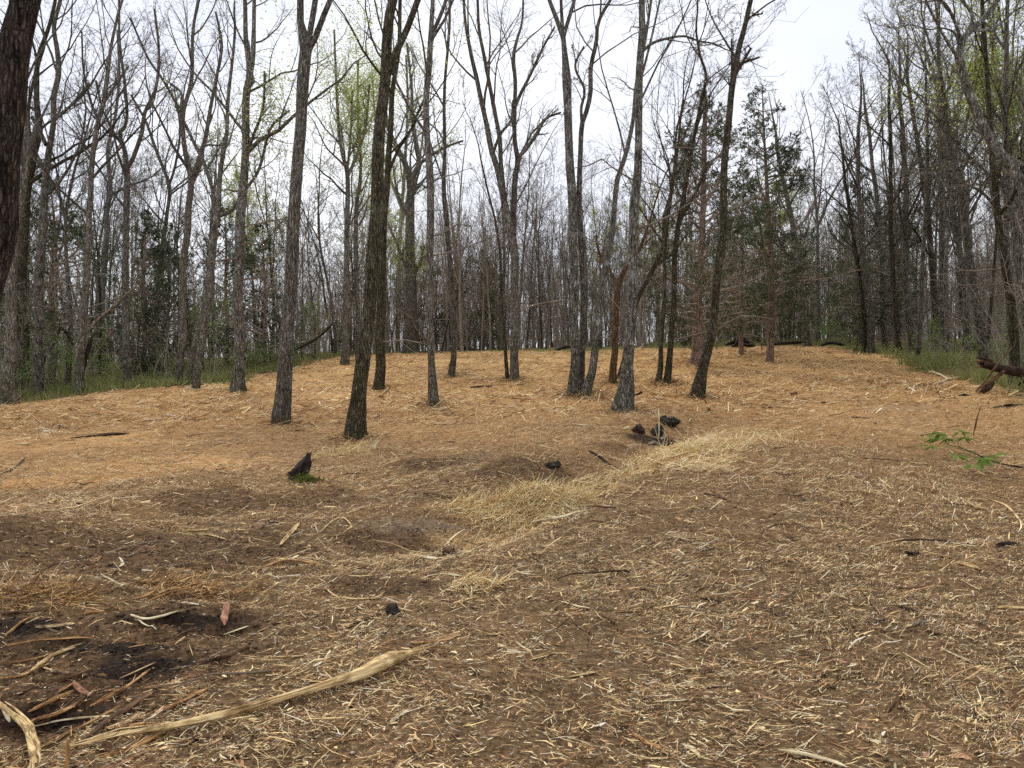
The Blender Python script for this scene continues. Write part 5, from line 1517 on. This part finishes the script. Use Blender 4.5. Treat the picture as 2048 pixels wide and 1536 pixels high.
# dark twigs and bark strips lying about the clearing, too many and small to count
n = 1500
TY = 4 + 36 * rng.random(n); TX = (rng.random(n) * 2 - 1) * .72 * TY
kk = clear_sd(TX, TY) > .2
TX, TY = TX[kk], TY[kk]; n = len(TX)
th = rng.random(n) * 6.283
P, Rr = grow(np.stack([TX, TY, h(TX, TY) + .015], 1), np.stack([np.cos(th), np.sin(th), rng.normal(.03, .12, n)], 1), (.12 + .5 * rng.random(n) ** 2) * (1 + TY / 30), .003 + .008 * rng.random(n) ** 2, 5, .16, -.03, .4)
V, Q = tubes(P, Rr, 3)
pl = np.array([lin(70, 52, 40), lin(52, 40, 33), lin(104, 78, 56), lin(128, 110, 92), lin(210, 184, 136)])
tag(link('twig_litter', mesh_from('twig_litter', V, Q, col=np.repeat(pl[rng.integers(0, 5, n)], 15, 0)), CHIP), 'dark twigs and bark strips lying about the mulch', kind='stuff')

# leaning dead stem on the left and the bent dark trunks
put_stick([(146, 745), (160, 690), (185, 650), (230, 610), (280, 563)], 4, 'grey', 'long thin dead stem leaning across the mossy footed grey trunk', 'dead_stem', 'dead stem', Y=cast(150, 785)[1] - .3, squash=1.0)
put_stick([(160, 790), (166, 740), (176, 700), (185, 672)], 9, 'dark', 'short dark broken stem leaning against the mossy footed trunk', 'dead_stem', 'dead stem', Y=cast(158, 787)[1] + .5, squash=1.0)
put_stick([(84, 735), (96, 705), (110, 680), (122, 655), (134, 668), (146, 690)], 6, 'dark', 'bent black dead stem behind the tan trunk', 'dead_stem', 'dead stem', Y=cast(84, 785)[1] + 2, squash=1.0)
put_stick([(590, 700), (640, 672), (668, 645)], 5, 'dark', 'fallen dead trunk propped at the rear woods edge', 'dead_stem', 'dead stem', Y=34, squash=1.0)

# brush pile on the far edge
for i, (p_, l_) in enumerate([([(1450, 690), (1480, 682), (1500, 684)], 'dark log across the brush pile at the far edge'),
                              ([(1462, 692), (1490, 690), (1512, 692)], 'dark log at the front of the far brush pile'),
                              ([(1470, 694), (1478, 680), (1484, 668)], 'dark branch sticking up from the far brush pile'),
                              ([(1500, 692), (1490, 680), (1478, 672)], 'dark branch leaning left on the far brush pile'),
                              ([(1530, 690), (1570, 686), (1612, 684)], 'long grey log right of the far brush pile'),
                              ([(1640, 692), (1660, 686), (1690, 690)], 'grey branch at the right corner of the clearing'),
                              ([(1110, 700), (1135, 694), (1160, 698)], 'dark branch on the far edge behind the three stem clump'),
                              ([(900, 704), (930, 696), (952, 701)], 'dark branch on the far edge behind the pale curved trunk'),
                              ([(780, 712), (800, 706), (835, 709)], 'dark branch at the foot of the thick pale trunk')]):
    put_stick(p_, 7, 'dark', l_, 'fallen_branch', 'branch', Y=cast(p_[0][0], 702)[1] - .2 * (i % 3), squash=1.0)

# broken fallen log at the right edge
xr, yr = cast(1975, 785)
lg = link('fallen_log', None, loc=(xr, yr, float(h(xr, yr))))
tag(lg, 'broken rust coloured log jutting in from the right edge on dead branches', 'log')
def log_part(nm, pp, ww, kind, splinters=0, sides=12, ends=False, dy=0):
    W_ = np.array([((x - 1024) / F * (yr + dy), yr + dy, CAMZ - (y - 768) / F * (yr + dy)) for x, y in pp])
    V, Q, c0, M = stick_mesh(W_, np.array(ww) / 2 / F * yr, sides=sides, splinters=splinters, squash=1.0, rough=.12, seed=int(pp[0][0]), ends=ends)
    o = link(nm, mesh_from(nm, V, Q), WOOD[kind], lg)
    o.matrix_local = Matrix.Translation(Vector(c0) - Vector(lg.location)) @ Matrix(M.tolist()).to_4x4()
log_part('trunk', [(1964, 728), (1990, 735), (2040, 745), (2130, 758)], [15, 17, 20, 24], 'rust')
for k, (dy_, ln) in enumerate([(-9, 8), (-4, 14), (2, 5), (7, 10), (-6, 3)]):
    log_part('splinter', [(1985, 731 + dy_), (1970, 727 + dy_), (1962 - ln, 724 + dy_)], [7, 6, 2], 'pink' if k % 2 else 'rust', sides=5, dy=.02 * k)
log_part('branch', [(1952, 783), (1972, 760), (1990, 735), (2006, 715), (2030, 690)], [4, 4, 4, 3.5, 2], 'brown', sides=6, dy=-.25)
log_part('branch', [(1954, 794), (1970, 772), (1990, 756), (2008, 742)], [7, 7, 8, 8], 'brown', sides=6, dy=-.1)
log_part('branch', [(1918, 792), (1930, 790), (1944, 797)], [5, 6, 4], 'dark', sides=5, dy=-.3)
log_part('branch', [(1964, 784), (1978, 776), (1988, 765)], [9, 11, 6], 'rust', splinters=6, sides=8, dy=-.15)

# fresh cut leafy branch on the right
xb, yb, zb = ground(1925, 935)
lb = link('leafy_branch', None, loc=(xb, yb, zb))
tag(lb, 'cut branch with fresh green compound leaves lying on the right mulch', 'branch')
def lp(x, y, up=0.0):
    X_, Y_ = cast(x, y)
    return np.array([X_, Y_, float(h(X_, Y_)) + up])
stemp = [lp(2075, 945, .04), lp(2000, 938, .07), lp(1950, 925, .12), lp(1920, 918, .16), lp(1895, 912, .16)]
V, Q = tubes(np.array([resample(np.array(stemp), np.array([.014, .012, .010, .008, .005]), 12)[0]]) - np.array([xb, yb, zb]), np.linspace(.014, .005, 12)[None], 6)
link('stem', mesh_from('stem', V, Q), WOOD['dark'], lb)
lv = np.array([[0, 0, 0], [.30, .16, .03], [.65, .14, .02], [1, 0, -.08], [.65, -.14, .02], [.30, -.16, .03], [.33, 0, .0], [.66, 0, -.02]])
lq = np.array([[0, 6, 1, 0]])
leafme = bpy.data.meshes.new('leaflet')
leafme.from_pydata([tuple(p) for p in lv], [], [(0, 6, 1), (0, 5, 6), (1, 6, 7, 2), (6, 5, 4, 7), (2, 7, 3), (7, 4, 3)])
leafme.materials.append(LEAF_GREEN)
for (cx, cy, upz, direc, cnt) in [(1880, 895, .15, 3.0, 13), (1905, 898, .17, 1.8, 13), (1925, 893, .16, .9, 13), (1868, 902, .10, 3.6, 9), (1912, 920, .08, 4.6, 8), (1890, 888, .2, 2.4, 11), (1915, 886, .2, .4, 9),
                                  (1962, 930, .10, 4.4, 9), (1975, 925, .10, .3, 6), (1948, 936, .05, 4.0, 7)]:
    c0 = lp(cx, cy + 22, upz + .12) - np.array([xb, yb, zb])
    ax = np.array([math.cos(direc), math.sin(direc) * .8, .1])
    sp_ = np.array(stemp) - np.array([xb, yb, zb])
    k_ = int(np.argmin(np.linalg.norm(sp_ - c0, axis=1)))
    V, Q = tubes(np.array([resample(np.array([sp_[k_], (sp_[k_] + c0) / 2 + [0, 0, .03], c0, c0 + ax * .14]), np.array([.005, .004, .003, .002]), 10)[0]]), np.linspace(.005, .002, 10)[None], 5)
    link('leaf_stalk', mesh_from('leaf_stalk', V, Q), LEAF_GREEN, lb)
    for q in range(cnt):
        t = q / cnt
        sgn = 1 if q % 2 else -1
        o = link('leaflet', leafme, None, lb)
        p = c0 + ax * (t * .14)
        o.location = tuple(p)
        s = .12 + .07 * random.random()
        o.scale = (s, s, s)
        an = direc + sgn * (.9 - .5 * t) + random.gauss(0, .15)
        o.rotation_euler = (random.gauss(0, .35), random.gauss(.25, .25), an)

# seedling sprigs: two thin dead weed stalks near the right edge
for i, (px, py) in enumerate([(1950, 860), (1946, 872)]):
    put_stick([(px, py), (px + 5, py - 25), (px + 12, py - 50)], 2.2, 'brown', ['thin upright weed stalk above the leafy branch', 'second thin weed stalk beside the upright one'][i], 'weed_stalk', 'weed', stand=True)

if __name__ == '__main__':
    tri = 0; seen = set()
    for o in SC.objects:
        if o.type == 'MESH' and o.data.name not in seen:
            seen.add(o.data.name); tri += sum(1 for _ in ()) + int(len(o.data.loops) - 2 * len(o.data.polygons))
    print('TRIS', tri)
